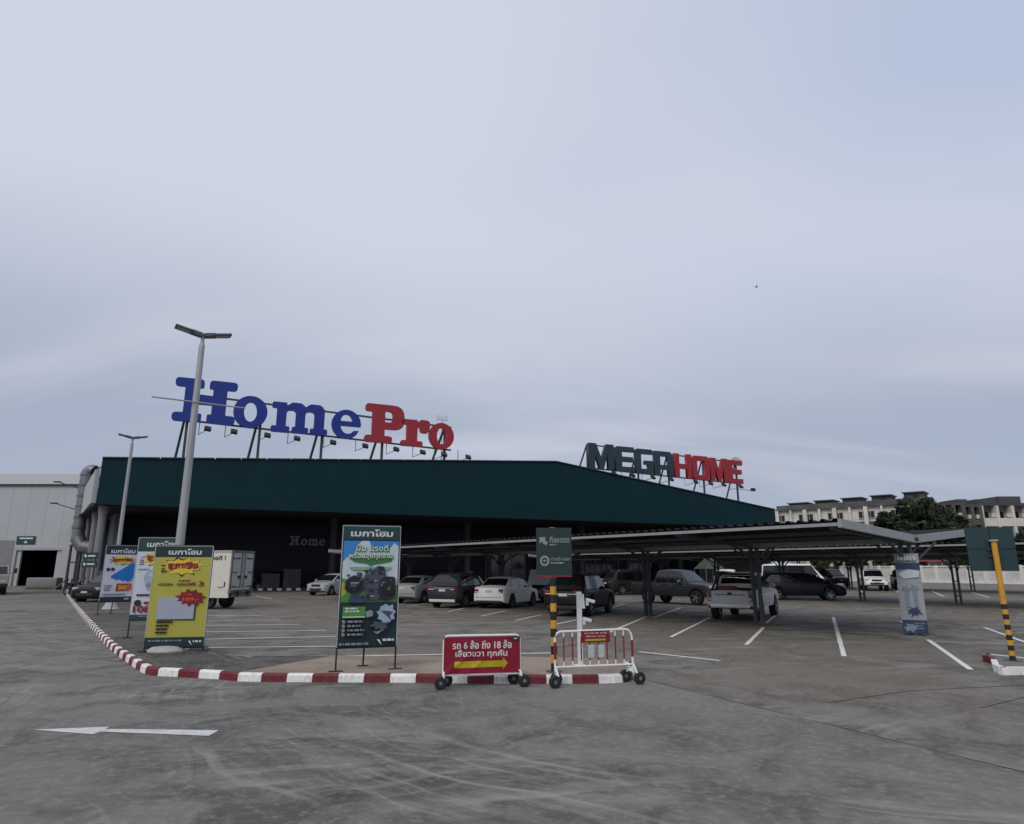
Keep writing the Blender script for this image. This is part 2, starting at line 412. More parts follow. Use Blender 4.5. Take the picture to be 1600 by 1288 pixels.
# dark drain strip behind the island
gut = MB(); q = [G(352, 1036), G(870, 1037.5), G(862, 1026), G(372, 1030.5)]; gut.add([(p.x, p.y, .004) for p in q], [(0, 1, 2, 3)])
struct(gut.build('drain_strip', mat('drain_cement', S(62, 61, 59), .85, var=.35, vscale=1.5, dirt=.4)))

# painted lines
line_m = mat('line_paint', (.74, .74, .72), .7, var=.10, vscale=3, dirt=.42, dirtcol=(.2, .195, .185))
old_line = mat('worn_line_paint', (.42, .415, .40), .8, var=.2, vscale=3, dirt=.75, dirtcol=(.15, .145, .14))
def mark(name, a, b, w=.11, m=line_m, z=.008):
    A, B = G(*a), G(*b); d = (B - A).normalized(); n = Vector((-d.y, d.x, 0)) * w / 2; mb = MB(); L_ = (B - A).length; N = max(2, int(L_ / .5)); vs = []; fs = []
    for i in range(N + 1):
        p = A + (B - A) * i / N; j = random.uniform(.9, 1.08)
        vs += [(p.x - n.x * j, p.y - n.y * j, z), (p.x + n.x * j, p.y + n.y * j, z)]
        if i: fs.append((2 * i - 2, 2 * i, 2 * i + 1, 2 * i - 1))
    mb.add(vs, fs); return struct(mb.build(name, m))
for a, b in [((1302, 965), (1319, 1026)), ((1408, 971), (1436, 990)), ((1450, 1000), (1517, 1047)), ((1110, 965), (1048, 996)), ((1193, 981), (1166, 1008)),
             ((1010, 964), (948, 990)), ((998, 1019), (1125, 1033)), ((846, 961), (806, 970)), ((790, 955), (752, 963)), ((733, 949), (701, 956)), ((1064, 950), (1022, 965)), ((1214, 960), (1196, 975)),
             ((1538, 981), (1605, 1005)), ((1338, 919), (1350, 927)), ((1400, 923), (1409, 929)), ((1456, 924), (1474, 932)), ((1518, 926), (1546, 934)),
             ((318, 962), (409, 962.5)), ((318, 970.5), (438, 969)), ((317, 978), (470, 976)), ((316, 988), (509, 985.5)), ((318, 999.5), (524, 995)), ((320, 1012.5), (528, 1010.5)), ((356, 1028.6), (689, 1023.4)), ((689, 1023.4), (862, 1021)),
             ((668, 943), (640, 947)), ((905, 968), (868, 976)), ((975, 944), (920, 961)), ((400, 932), (424, 936))]:
    mark('parking_line', a, b)
for a, b in [((1193, 980.5), (1432, 994)), ((1458, 1003), (1605, 1007.5)), ((1270, 945.5), (1420, 943)), ((1470, 954), (1605, 952)), ((1350, 960), (1382, 961)), ((1014, 966), (1090, 966.5)), ((1240, 941), (1320, 943)), ((1300, 953), (1420, 957))]:
    mark('parking_line', a, b, .1, old_line, .006)
arrow_m = mat('arrow_paint', (.60, .60, .59), .75, var=.15, vscale=3, dirt=.5, dirtcol=(.19, .19, .185))
P = [G(*p) for p in [(50, 1141.5), (172, 1136.8), (164, 1140.3), (342, 1142.4), (326, 1151.2), (157, 1144.6), (144, 1148.6)]]
am = MB(); am.add([(p.x, p.y, .009) for p in P], [(0, 6, 5, 4, 3, 2, 1)]); struct(am.build('road_arrow', arrow_m))

# ================================================================== store building
HB = 6.35
A0 = G(150, 788, HB); B0 = G(1213, 824.5, HB)
fd = (B0 - A0); fd.z = 0; W_ST = fd.length; fd.normalize()
fn = Vector((fd.y, -fd.x, 0))                     # towards the car park
sd = (G(113, 827, HB) - G(149, 787, HB)); sd.z = 0; sd.normalize()   # along the side wall, away from the camera
rz_st = math.atan2(fd.y, fd.x)
rz_inv = Matrix.Rotation(-rz_st, 4, 'Z')
def on_plane(px, py, depth):
    p0 = A0 - fn * depth; r_ = ray(px, py); t_ = (p0 - CAMP).dot(fn) / r_.dot(fn); p = CAMP + r_ * t_
    l = rz_inv @ (p - Vector((A0.x, A0.y, 0))); return l
_p = on_plane(869, 722, 0); PK, ZP = _p.x, _p.z; ZL = on_plane(158, 716, 0).z; ZR = on_plane(1213, 797, 0).z
store = thing('store_building', 'large warehouse store with a dark green gabled front above a deep shaded entrance', 'building', (A0.x, A0.y, 0), rz_st)
green_clad = mat('dark_green_cladding', (.0026, .0265, .0345), .55, var=.10, vscale=.35, spec=.16)
t = green_clad.node_tree; b = t.nodes['Principled BSDF']; wv = t.nodes.new('ShaderNodeTexWave'); wv.inputs['Scale'].default_value = 1.2; wv.inputs['Distortion'].default_value = 0
tcx = t.nodes.new('ShaderNodeTexCoord'); t.links.new(tcx.outputs['Object'], wv.inputs[0]); bp = t.nodes.new('ShaderNodeBump'); bp.inputs['Strength'].default_value = .12; bp.inputs['Distance'].default_value = .02
t.links.new(wv.outputs[0], bp.inputs['Height']); t.links.new(bp.outputs[0], b.inputs['Normal'])
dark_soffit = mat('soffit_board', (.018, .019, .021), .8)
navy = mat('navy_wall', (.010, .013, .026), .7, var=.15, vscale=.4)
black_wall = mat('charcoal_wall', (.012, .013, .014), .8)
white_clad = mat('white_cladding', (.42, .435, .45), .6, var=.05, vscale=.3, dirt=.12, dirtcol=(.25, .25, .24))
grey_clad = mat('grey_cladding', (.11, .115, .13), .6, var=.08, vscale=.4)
roof_grey = mat('roof_sheet', (.22, .23, .24), .5, var=.1)
steel = mat('painted_steel', (.16, .165, .175), .5, metal=.2, var=.12, vscale=2)
dark_steel = mat('dark_steel', (.055, .058, .065), .5, metal=.2, var=.15, vscale=2)
# local frame: x along the front, y into the building, z up
fb = MB(); fb.prism([(0, HB), (W_ST, HB), (W_ST, ZR), (PK, ZP), (0, ZL)], 0, .35); fb.build('front_fascia', green_clad, store)
tr = MB()
for (x0, z0), (x1, z1) in (((0, ZL), (PK, ZP)), ((PK, ZP), (W_ST, ZR))):
    n_ = 20
    for i in range(n_):
        u, w = i / n_, (i + 1) / n_ - .002
        tr.bar((x0 + (x1 - x0) * u, .12, z0 + (z1 - z0) * u + .05), (x0 + (x1 - x0) * w, .12, z0 + (z1 - z0) * w + .05), .5, .09)
tr.build('fascia_capping', mat('capping_green', (.018, .04, .044), .45), store)
sdl = rz_inv @ sd; sdl.normalize()                # side direction in the local frame
SL = 36.
e_l = sdl * SL
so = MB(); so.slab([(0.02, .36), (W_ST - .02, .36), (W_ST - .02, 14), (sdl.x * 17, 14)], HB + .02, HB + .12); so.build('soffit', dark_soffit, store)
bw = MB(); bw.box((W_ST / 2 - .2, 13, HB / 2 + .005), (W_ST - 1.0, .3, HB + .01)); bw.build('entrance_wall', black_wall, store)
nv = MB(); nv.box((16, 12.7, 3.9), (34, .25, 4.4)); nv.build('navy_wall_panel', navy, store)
rf = MB(); rf.add([(0.3, .4, ZL - .5), (PK, .4, ZP - .5), (W_ST - .3, .4, ZR - .5), (W_ST - .3, 60, ZR - .5), (PK, 60, ZP - .5), (0.3 + sdl.x * 50, 60, ZL - .5)], [(0, 1, 4, 5), (1, 2, 3, 4)]); rf.build('roof', roof_grey, store)
rw = MB(); rw.box((W_ST - .3, 30, 4.1), (.4, 58, 8.2)); rw.build('right_side_wall', white_clad, store)
# side band above the side arcade, and the recessed side wall
sb = MB(); th = Vector((-sdl.y, sdl.x, 0)) * .3
z0b, z1b = HB + .14, 8.9
def wallseg(mb, p, q, za, zb, thick, mi=0):
    p = Vector((p[0], p[1], 0)); q = Vector((q[0], q[1], 0)); d = (q - p).normalized(); n = Vector((-d.y, d.x, 0)) * thick
    mb.add([(*(p).to_2d(), za), (*(q).to_2d(), za), (*(q + n).to_2d(), za), (*(p + n).to_2d(), za), (*(p).to_2d(), zb), (*(q).to_2d(), zb), (*(q + n).to_2d(), zb), (*(p + n).to_2d(), zb)], MB.BOXF, mi)
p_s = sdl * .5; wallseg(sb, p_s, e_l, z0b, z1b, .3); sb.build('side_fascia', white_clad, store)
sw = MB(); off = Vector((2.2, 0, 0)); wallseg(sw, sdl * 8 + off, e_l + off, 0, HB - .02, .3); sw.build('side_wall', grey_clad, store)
ss = MB(); ss.add([(*(sdl * .6 + Vector((.3, 0, 0))).to_2d(), HB + .0), (*(sdl * .6 + Vector((3, 0, 0))).to_2d(), HB + .0), (*(e_l + Vector((3, 0, 0))).to_2d(), HB + .0), (*(e_l + Vector((.3, 0, 0))).to_2d(), HB + .0)], [(0, 1, 2, 3)]); ss.build('side_soffit', dark_soffit, store)
col_m = mat('column_paint', (.22, .225, .24), .5, var=.08)
def column(x, y, r=.27, m=col_m):
    mb = MB(); mb.lathe([(r * 1.25, 0), (r * 1.25, .5), (r, .55), (r, HB - .6), (r * 1.25, HB - .3), (r * 1.25, HB + .0)], 18, (x, y, 0)); return mb.build('column', m, store, True)
for d_ in (1.3, 8.5, 16, 24): 
    p = sdl * d_; column(p.x + .55, p.y + .3)
for x in (18, 31, 44, 57): column(x, 6.5, .35, mat('dark_column_paint', (.03, .032, .036), .6))
hm = text_mesh('Home', 1, mat('wall_letter_grey', (.085, .085, .09), .6), width=4.6, height=1.25, bold=.03, extr=.06)
# place the lettering on the entrance wall where its sight line meets it
pl, pr = on_plane(452, 852, 12.4), on_plane(508, 852, 12.4); ptp = on_plane(480, 838, 12.4)
hm = None
def serif_word_width(): return (pr - pl).x
# storefront details: pilasters, counters
pil = mat('pilaster_grey', (.04, .042, .045), .7)
for x in (3, 9, 36, 42, 48, 54, 60, 66):
    mb = MB(); mb.box((x, 12.75, 2.6), (.5, .2, 5.2)); mb.build('pilaster', pil, store)
glass_dark = mat('dark_shop_glass', (.012, .014, .016), .08, var=.05, spec=.6)
fr_m = mat('window_frame_grey', (.10, .105, .11), .45, metal=.4)
for i, x in enumerate((38.0, 44.2, 50.4, 56.6, 62.8)):
    f = MB(); 
    for dx in (-2.4, -.8, .8, 2.4): f.box((x + dx, 12.78, 1.75), (.1, .12, 3.3))
    f.box((x, 12.78, 3.42), (4.9, .12, .1)); f.box((x, 12.78, .06), (4.9, .12, .1)); fo = f.build('shop_window', fr_m, store)
    g = MB(); g.box((x, 12.80, 1.75), (4.7, .03, 3.2)); g.build('pane', glass_dark, fo)
st = MB(); st.slab([(2, 8.4), (W_ST - 3, 8.4), (W_ST - 3, 12.6), (2, 12.6)], 0, .16); st.build('entrance_step', mat('step_cement', (.07, .07, .07), .85), store)
# ------------------------------------------------ serif letters of the roof sign
def letterH(): return [rnd_poly([(0, 0), (.62, 0), (.62, .2), (.53, .2, .02), (.53, .42, .02), (.82, .42, .02), (.82, .2, .02), (.73, .2), (.73, 0), (1.35, 0), (1.35, .2), (1.13, .2, .03), (1.13, .8, .03), (1.35, .8), (1.35, 1), (.73, 1), (.73, .8), (.82, .8, .02), (.82, .62, .02), (.53, .62, .02), (.53, .8, .02), (.62, .8), (.62, 1), (0, 1), (0, .8), (.22, .8, .03), (.22, .2, .03), (0, .2)], .095)], 1.35
def letter_o(): return [ell(.5, .5, .5, .5, 40), ell(.5, .5, .19, .31, 32)], 1.
def letter_m(): return [rnd_poly([(0, 0), (.58, 0), (.58, .2), (.46, .2, .02), (.46, .74, .15), (.76, .74, .12), (.76, .2, .02), (.66, .2), (.66, 0), (1.18, 0), (1.18, .2), (1.06, .2, .02), (1.06, .74, .15), (1.36, .74, .12), (1.36, .2, .02), (1.24, .2), (1.24, 0), (1.8, 0), (1.8, .2), (1.66, .2, .02), (1.66, 1.0, .28), (1.2, 1.0, .2), (1.06, .88, .05), (.92, 1.0, .15), (.62, 1.0, .15), (.46, .88, .05), (.46, .98, .04), (0, .98), (0, .78), (.16, .78, .02), (.16, .2, .02), (0, .2)], .07)], 1.8
def letter_e():
    o = ell(.5, .5, .5, .5, 34, -6, 318) + [(.93, .30), (.80, .29)] + ell(.55, .47, .25, .30, 14, 320, 195)[0:] + [(.31, .44), (.995, .44)]
    return [o, [(.30, .60), (.70, .60)] + ell(.5, .60, .20, .24, 14, 8, 172)], 1.
def letterP(): return [rnd_poly([(0, 0), (.70, 0), (.70, .18), (.50, .18, .02), (.50, .36, .02), (1, .36, .3), (1, 1, .3), (0, 1), (0, .8), (.18, .8, .02), (.18, .18, .02), (0, .18)], .085), rnd_poly([(.50, .54, .02), (.70, .54, .12), (.70, .83, .12), (.50, .83, .02)], .1)], .92
def letter_r(): return [rnd_poly([(0, 0), (.78, 0), (.78, .2), (.58, .2, .02), (.58, .62, .05), (.66, .77, .05), (.70, .52, .1), (1.0, .50, .16), (1.05, .98, .22), (.70, 1.0, .15), (.58, .88, .03), (.58, .97, .04), (0, .97), (0, .78), (.2, .78, .02), (.2, .2, .02), (0, .2)], .08)], 1.05
def put_letter(fnc, x0, x1, z0, z1, depth, m, parent, y, bevel=0.):
    sp, w = fnc(); sx = (x1 - x0) / w; sz = z1 - z0
    sp = [[(x0 + p[0] * sx, z0 + p[1] * sz) for p in s_] for s_ in sp]
    return obj('letter', curve_mesh('letter', sp, depth, m), parent, (0, y, 0))
# grey word on the entrance wall
gl = mat('wall_letter_pale', (.30, .30, .32), .6)
wx0, wx1 = pl.x, pr.x; wz0, wz1 = pl.z, ptp.z; ww = wx1 - wx0
for fnc, u0, u1, hh in ((letterH, 0, .28, 1), (letter_o, .31, .50, .72), (letter_m, .52, .80, .72), (letter_e, .82, 1.0, .72)):
    put_letter(fnc, wx0 + ww * u0, wx0 + ww * u1, wz0, wz0 + (wz1 - wz0) * hh, .08, gl, store, 12.4)

blue_sign = mat('blue_sign_face', S(12, 44, 136), .45, var=.05, vscale=.5)
red_sign = mat('red_sign_face', S(156, 34, 46), .45, var=.06, vscale=.5)
green_sign = mat('green_sign_face', S(33, 54, 62), .5, var=.06, vscale=.5)
lampm = mat('floodlight_black', (.02, .02, .022), .5)
def floodlight(parent, x, z, ya=-.3, drop=1.0, out=.7):
    mb = MB(); mb.tube([(x - .5, ya + .3, z + .1), (x - .5, ya + .25, z - drop), (x + .1, ya - out, z - drop + .25)], .035, 6)
    b_ = mb.build('floodlight', steel, parent)
    h = MB(); M_ = Matrix.Rotation(R(-40), 3, 'X') @ Matrix.Rotation(R(12), 3, 'Z'); h.cbox((x + .12, ya - out - .05, z - drop + .33), (.5, .22, .42), .04, 0, M_); h.build('lamp_head', lampm, b_)
# -- blue and red serif sign
s1 = thing('roof_sign', 'tall blue and red serif lettering on steel legs at the left of the store roof', 'sign', (A0.x, A0.y, 0), rz_st)
OFF1 = 1.0
def zb1(x): return ZB1[0] + (ZB1[1] - ZB1[0]) * (x - 4) / 23.4
def sx_(px, py, dep=OFF1 - .17): return on_plane(px, py, dep)
ZB1 = (sx_(275, 655.5).z, sx_(690, 703).z)
def put1(fnc, pa_, pb_, ytop, ybot, h, m):
    xm = (pa_ + pb_) / 2; x0, x1 = sx_(pa_, ybot).x, sx_(pb_, ybot).x; z0 = zb1((x0 + x1) / 2); put_letter(fnc, x0, x1, z0, z0 + h, .34, m, s1, OFF1)
put1(letterH, 267, 367, 587, 657, 3.5, blue_sign); put1(letter_o, 362, 416, 616, 669, 2.66, blue_sign); put1(letter_m, 422, 511, 625, 680, 2.58, blue_sign); put1(letter_e, 517, 563, 638, 686, 2.54, blue_sign)
put1(letterP, 569, 626, 629, 692, 3.44, red_sign); put1(letter_r, 626, 672, 652, 699, 2.5, red_sign); put1(letter_o, 670, 709, 660, 704, 2.46, red_sign)
rl = MB()
for f in (.12, 2.25):
    rl.bar((5.2, OFF1 + .26, zb1(5.2) + f), (27.2, OFF1 + .26, zb1(27.8) + f), .14)
rl.build('sign_rail', dark_steel, s1)
for x in (5.2, 10.6, 15.6, 20.8, 26.6):
    zr_ = ZL + (ZP - ZL) * x / PK - .5
    mb = MB(); mb.bar((x, OFF1 + .34, zr_), (x, OFF1 + .34, zb1(x) + 2.4), .2); mb.build('sign_leg', dark_steel, s1)
    mb = MB(); mb.bar((x - .75, OFF1 + 2.6, zr_), (x, OFF1 + .44, zb1(x) + 2.2), .16); mb.build('sign_leg', dark_steel, s1)
for x in (6.6, 8.5, 11.0, 13.3, 16.2, 18.9, 21.6, 24.0, 26.0, 28.3): floodlight(s1, x, zb1(x) + .05, OFF1 - .3)
# -- green and red block letter sign
def B_(*p): return list(p)
def blkM(): return [[(0, 0), (.24, 0), (.24, .62), (.42, 0), (.58, 0), (.76, .62), (.76, 0), (1, 0), (1, 1), (.70, 1), (.5, .42), (.30, 1), (0, 1)]], 1
def blkE(): return [[(0, 0), (1, 0), (1, .2), (.34, .2), (.34, .4), (.94, .4), (.94, .6), (.34, .6), (.34, .8), (1, .8), (1, 1), (.10, 1), (0, .92)]], 1
def blkG(): return [[(.1, 0), (.9, 0), (1, .08), (1, .54), (.52, .54), (.52, .38), (.70, .38), (.70, .2), (.32, .2), (.32, .8), (1, .8), (1, .92), (.92, 1), (.12, 1), (0, .9), (0, .1)]], 1
def blkA(): return [[(0, 0), (.3, 0), (.3, .26), (.72, .26), (.72, 0), (1, 0), (1, .82), (.84, 1), (0, 1)], [(.3, .44), (.3, .8), (.66, .8), (.72, .74), (.72, .44)]], 1
def blkH(): return [[(0, 0), (.28, 0), (.28, .38), (.72, .38), (.72, 0), (1, 0), (1, 1), (.72, 1), (.72, .58), (.28, .58), (.28, 1), (0, 1)]], 1
def blkO(): return [[(.12, 0), (.88, 0), (1, .12), (1, .88), (.88, 1), (.12, 1), (0, .88), (0, .12)], [(.30, .2), (.27, .24), (.27, .76), (.30, .8), (.70, .8), (.73, .76), (.73, .24), (.70, .2)]], 1
s2 = thing('roof_sign', 'dark green and red block capital lettering on the sloping right side of the store roof', 'sign', (A0.x, A0.y, 0), rz_st)
def zb2(x): return ZB2[0] + (ZB2[1] - ZB2[0]) * (x - X2A) / (X2B - X2A)
ZB2 = (sx_(923, 732).z, sx_(1160, 757).z); X2A, X2B = sx_(921, 735).x, sx_(1162, 756).x
for fnc, p0_, p1_, yb_, m in ((blkM, 921, 960, 735, green_sign), (blkE, 963, 992, 737, green_sign), (blkG, 994, 1022, 740, green_sign), (blkA, 1024, 1053.5, 743, green_sign),
                       (blkH, 1055.5, 1082, 746, red_sign), (blkO, 1084, 1110, 750, red_sign), (blkM, 1112, 1139, 753, red_sign), (blkE, 1138.5, 1162, 756, red_sign)):
    x0, x1 = sx_(p0_, yb_).x, sx_(p1_, yb_).x
    put_letter(fnc, x0, x1, zb2(x0), zb2(x0) + 2.62, .34, m, s2, OFF1)
rl = MB()
for f in (.1, 2.5): rl.bar((X2A + .1, OFF1 + .26, zb2(X2A) + f), (X2B - .1, OFF1 + .26, zb2(X2B) + f), .12)
rl.build('sign_rail', dark_steel, s2)
def zroof2(x): return ZP + (ZR - ZP) * (x - PK) / (W_ST - PK) - .5
for x in (X2A + .1, X2A + .31 * (X2B - X2A), X2A + .505 * (X2B - X2A), X2A + .74 * (X2B - X2A), X2A + .975 * (X2B - X2A)):
    mb = MB(); mb.bar((x, OFF1 + .34, zroof2(x)), (x, OFF1 + .34, zb2(x) + 2.55), .15); mb.build('sign_leg', dark_steel, s2)
    mb = MB(); mb.bar((x, OFF1 + 2.8, zroof2(x)), (x, OFF1 + .42, zb2(x) + 2.45), .12); mb.build('sign_leg', dark_steel, s2)
for x in [X2A + (X2B - X2A) * q for q in (.11, .22, .345, .46, .62, .72, .81, .93)]: floodlight(s2, x, zb2(x) - .0, OFF1 - .3, .75)
mb = MB(); mb.bar((X2B - .5, OFF1 + .26, zb2(X2B) - .5), (X2B + 1.4, OFF1 + .1, zb2(X2B) - .62), .05); fa = mb.build('lamp_arm', steel, s2)
mb = MB(); mb.cbox((X2B + 1.5, OFF1, zb2(X2B) - .5), (.5, .3, .35), .04); mb.build('lamp_head', lampm, fa)
# small aerials behind the letters
p = on_plane(1150, 724, 4.0); q = Matrix.Rotation(rz_st, 4, 'Z') @ p + Vector((A0.x, A0.y, 0))
wire_grey = mat('pale_aerial', (.42, .44, .45), .6)
dish = thing('satellite_dish', 'pale satellite dish on a short mast behind the red block letters', 'satellite dish', (q.x, q.y, 0))
mb = MB(); mb.tube([(0, 0, 9.0), (0, 0, q.z)], .06, 8); mb.build('mast', wire_grey, dish)
mb = MB(); mb.lathe([(.03, 0), (.3, .04), (.55, .14), (.7, .26), (.67, .27), (.53, .16), (.3, .07), (.03, .03)], 24, (0, -.1, q.z + .0), M=Matrix.Rotation(R(62), 4, 'X')); mb.build('dish', wire_grey, dish, True)
p = on_plane(691, 655, 3.0); q = Matrix.Rotation(rz_st, 4, 'Z') @ p + Vector((A0.x, A0.y, 0))
aer = thing('roof_aerial', 'pale comb-shaped aerial standing behind the last red serif letter', 'aerial', (q.x, q.y, 0), rz_st)
mb = MB(); mb.tube([(0, 0, 11), (0, 0, q.z)], .05, 6); mb.build('mast', wire_grey, aer)
mb = MB(); mb.bar((-.55, 0, q.z - .1), (.55, 0, q.z - .1), .05)
for i in range(9): mb.bar((-.5 + i * .125, 0, q.z - .1), (-.5 + i * .125, 0, q.z + .25 + .03 * abs(i - 4)), .03)
mb.build('tines', wire_grey, aer)

# ================================================================== exhaust stack and left warehouse
ES = AT(121, 842, 60)
duct_m = mat('duct_steel', (.20, .21, .225), .45, metal=.35, var=.12, vscale=1.2)
stk = thing('exhaust_stack', 'tall grey metal exhaust stack with hooked top beside the warehouse', 'exhaust stack', (ES.x, ES.y, 0), 0)
zt_ = ZAT(124, 742, 60); zl_ = ES.z
for i in range(6):
    za = zl_ + (zt_ - zl_) * i / 6; zb_ = zl_ + (zt_ - zl_) * (i + 1) / 6
    mb = MB(); mb.lathe([(.50, za + .03), (.50, zb_ - .06), (.58, zb_ - .06), (.58, zb_), (.50, zb_)], 18); mb.build('duct_section', duct_m, stk, True)
mb = MB(); pts = [(.0 + .42 * (1 - math.cos(R(a))), 0, zt_ + .42 * math.sin(R(a))) for a in range(0, 130, 12)]
mb.tube(pts, .50, 16, caps=False); mb.build('hooked_cap', duct_m, stk, True)
mb = MB(); mb.tube([(0, 0, zl_ + .1), (.5, 0, zl_ - .7), (2.2, .2, zl_ - .9)], .6, 16); mb.build('elbow', duct_m, stk, True)
mb = MB(); mb.bar((-.45, 0, 0), (-.45, 0, zl_ - .5), .16); mb.bar((.45, 0, 0), (.45, 0, zl_ - 1.2), .16); mb.bar((-.45, 0, 2.4), (.45, 0, 2.4), .12); mb.build('support_frame', dark_steel, stk)
for za, sx in ((8.9, -1), (7.0, -1)):
    mb = MB(); mb.tube([(sx * .5, 0, za), (sx * 1.9, -.5, za + .45)], .045, 6); br = mb.build('lamp_arm', dark_steel, stk)
    mb = MB(); mb.cbox((sx * 2.15, -.6, za + .52), (.6, .22, .12), .03); mb.build('lamp_head', lampm, br)
mb = MB(); mb.tube([(.6, 0, 10.6), (2.6, .6, 11.6)], .09, 8); mb.build('stay', steel, stk)

WY = 76.
def WX(px): return AT(px, 900, WY).x
wx_r = WX(112); wh = thing('warehouse', 'pale grey warehouse with a wide dark loading door at the left edge', 'building', (wx_r, WY, 0), 0)
wz = ZAT(60, 741, WY); wall_g = mat('warehouse_cladding', (.41, .43, .455), .55, var=.05, vscale=.25, dirt=.12, dirtcol=(.24, .25, .26))
d0, d1 = WX(21) - wx_r, WX(92) - wx_r; dz = ZAT(60, 860, WY)
# cladding sheets, one by one, around the door opening
x = -34.
while x < -.01:
    x1 = min(x + 2.0, 0)
    mb = MB(); zlow = dz if (x + .01 >= d0 - 1 and x1 <= d1 + 1.0) else 0
    mb.box(((x + x1) / 2, .12, (zlow + wz - 1.2) / 2), (x1 - x - .02, .24, wz - 1.2 - zlow)); mb.build('cladding_sheet', wall_g, wh); x = x1
mb = MB(); mb.box((-17, -.06, wz - .6), (34.6, .5, 1.15)); mb.build('eaves_band', mat('eaves_white', (.55, .56, .58), .5, var=.05), wh)
mb = MB(); mb.box((-17, -.02, wz - 1.26), (34.4, .44, .14)); mb.build('eaves_gutter', dark_steel, wh)
mb = MB(); mb.add([(-34, .1, wz), (.2, .1, wz), (.2, 40, wz + 2), (-34, 40, wz + 2)], [(0, 1, 2, 3)]); mb.build('roof', roof_grey, wh)
mb = MB(); mb.box((.1, 20, wz / 2 - .2), (.2, 39.5, wz - .6)); mb.build('end_wall', wall_g, wh)
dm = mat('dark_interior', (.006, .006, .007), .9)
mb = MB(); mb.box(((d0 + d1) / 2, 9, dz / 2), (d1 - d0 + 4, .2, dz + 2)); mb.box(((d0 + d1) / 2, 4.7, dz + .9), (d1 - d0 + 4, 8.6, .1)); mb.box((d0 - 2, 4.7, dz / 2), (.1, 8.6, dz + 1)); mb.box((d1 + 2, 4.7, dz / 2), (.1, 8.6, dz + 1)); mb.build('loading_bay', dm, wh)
mb = MB(); mb.box((d0 - .15, -.1, dz / 2), (.3, .2, dz)); mb.box((d1 + .15, -.1, dz / 2), (.3, .2, dz)); mb.box(((d0 + d1) / 2, -.1, dz + .15), (d1 - d0 + .9, .2, .3)); mb.build('door_frame', mat('door_frame_grey', (.36, .37, .38), .5), wh)
sgx0, sgx1 = WX(17) - wx_r, WX(47) - wx_r; sz0, sz1 = ZAT(30, 851, WY), ZAT(30, 838, WY)
ws = thing('bay_sign', 'small green sign with a white arrow above the loading door', 'sign', (wx_r + (sgx0 + sgx1) / 2, WY - .02, (sz0 + sz1) / 2))
sign_green = mat('sign_green', S(24, 62, 62), .45, var=.06); white_print = mat('white_print', (.62, .64, .64), .6, var=.04)
mb = MB(); mb.box((0, 0, 0), (sgx1 - sgx0, .08, sz1 - sz0)); mb.build('sign_panel', sign_green, ws)
mb = MB(); mb.prism([(-.22, -.3), (.22, -.3), (.0, .0)], -.05, -.041); mb.box((0, -.046, .22), (1.5, .006, .16)); mb.build('sign_print', white_print, ws)
# slanted white chute left of the arcade
c0 = AT(98, 905, 62); ch = thing('white_chute', 'white boxed chute leaning against the side wall below the exhaust stack', 'chute', (c0.x, c0.y, 0))
mb = MB(); zt2, zb2_ = ZAT(108, 836, 62), ZAT(95, 902, 62); mb.add([(-.5, 0, zb2_), (.9, 0, zb2_ - .15), (.9, .8, zb2_ - .15), (-.5, .8, zb2_), (-.1, 0, zt2), (.9, 0, zt2), (.9, .8, zt2), (-.1, .8, zt2)], MB.BOXF); mb.build('chute_box', white_clad, ch)
mb = MB(); mb.bar((.1, .4, 0), (.2, .4, zb2_ + .1), .14); mb.bar((.75, .4, 0), (.75, .4, zb2_ + .1), .14); mb.bar((-.9, .3, 0), (.1, .4, zb2_ * .8), .1); mb.build('chute_legs', steel, ch)
# wrapped pallets in front of the loading door
for i, (px, lab) in enumerate(((57, 'low wrapped grey load in front of the dark loading door, nearer the truck'), (79, 'low wrapped grey load in front of the dark loading door, nearer the white chute'))):
    g0 = G(px, 921.5); t_ = thing('wrapped_pallet', lab, 'pallet load', (g0.x, g0.y, 0), .1 * i, 'wrapped loads by the loading door')
    mb = MB(); mb.cbox((0, 0, .62), (1.4, 1.1, .9), .12); mb.build('wrapped_load', mat('stretch_wrap', (.20, .205, .21), .4, var=.2, vscale=5), t_, True)
    mb = MB()
    for y in (-.45, 0, .45): mb.box((0, y, .08), (1.4, .12, .15))
    mb.box((0, 0, .165), (1.4, 1.1, .02)); mb.build('pallet', mat('pallet_wood', (.16, .12, .08), .9), t_)
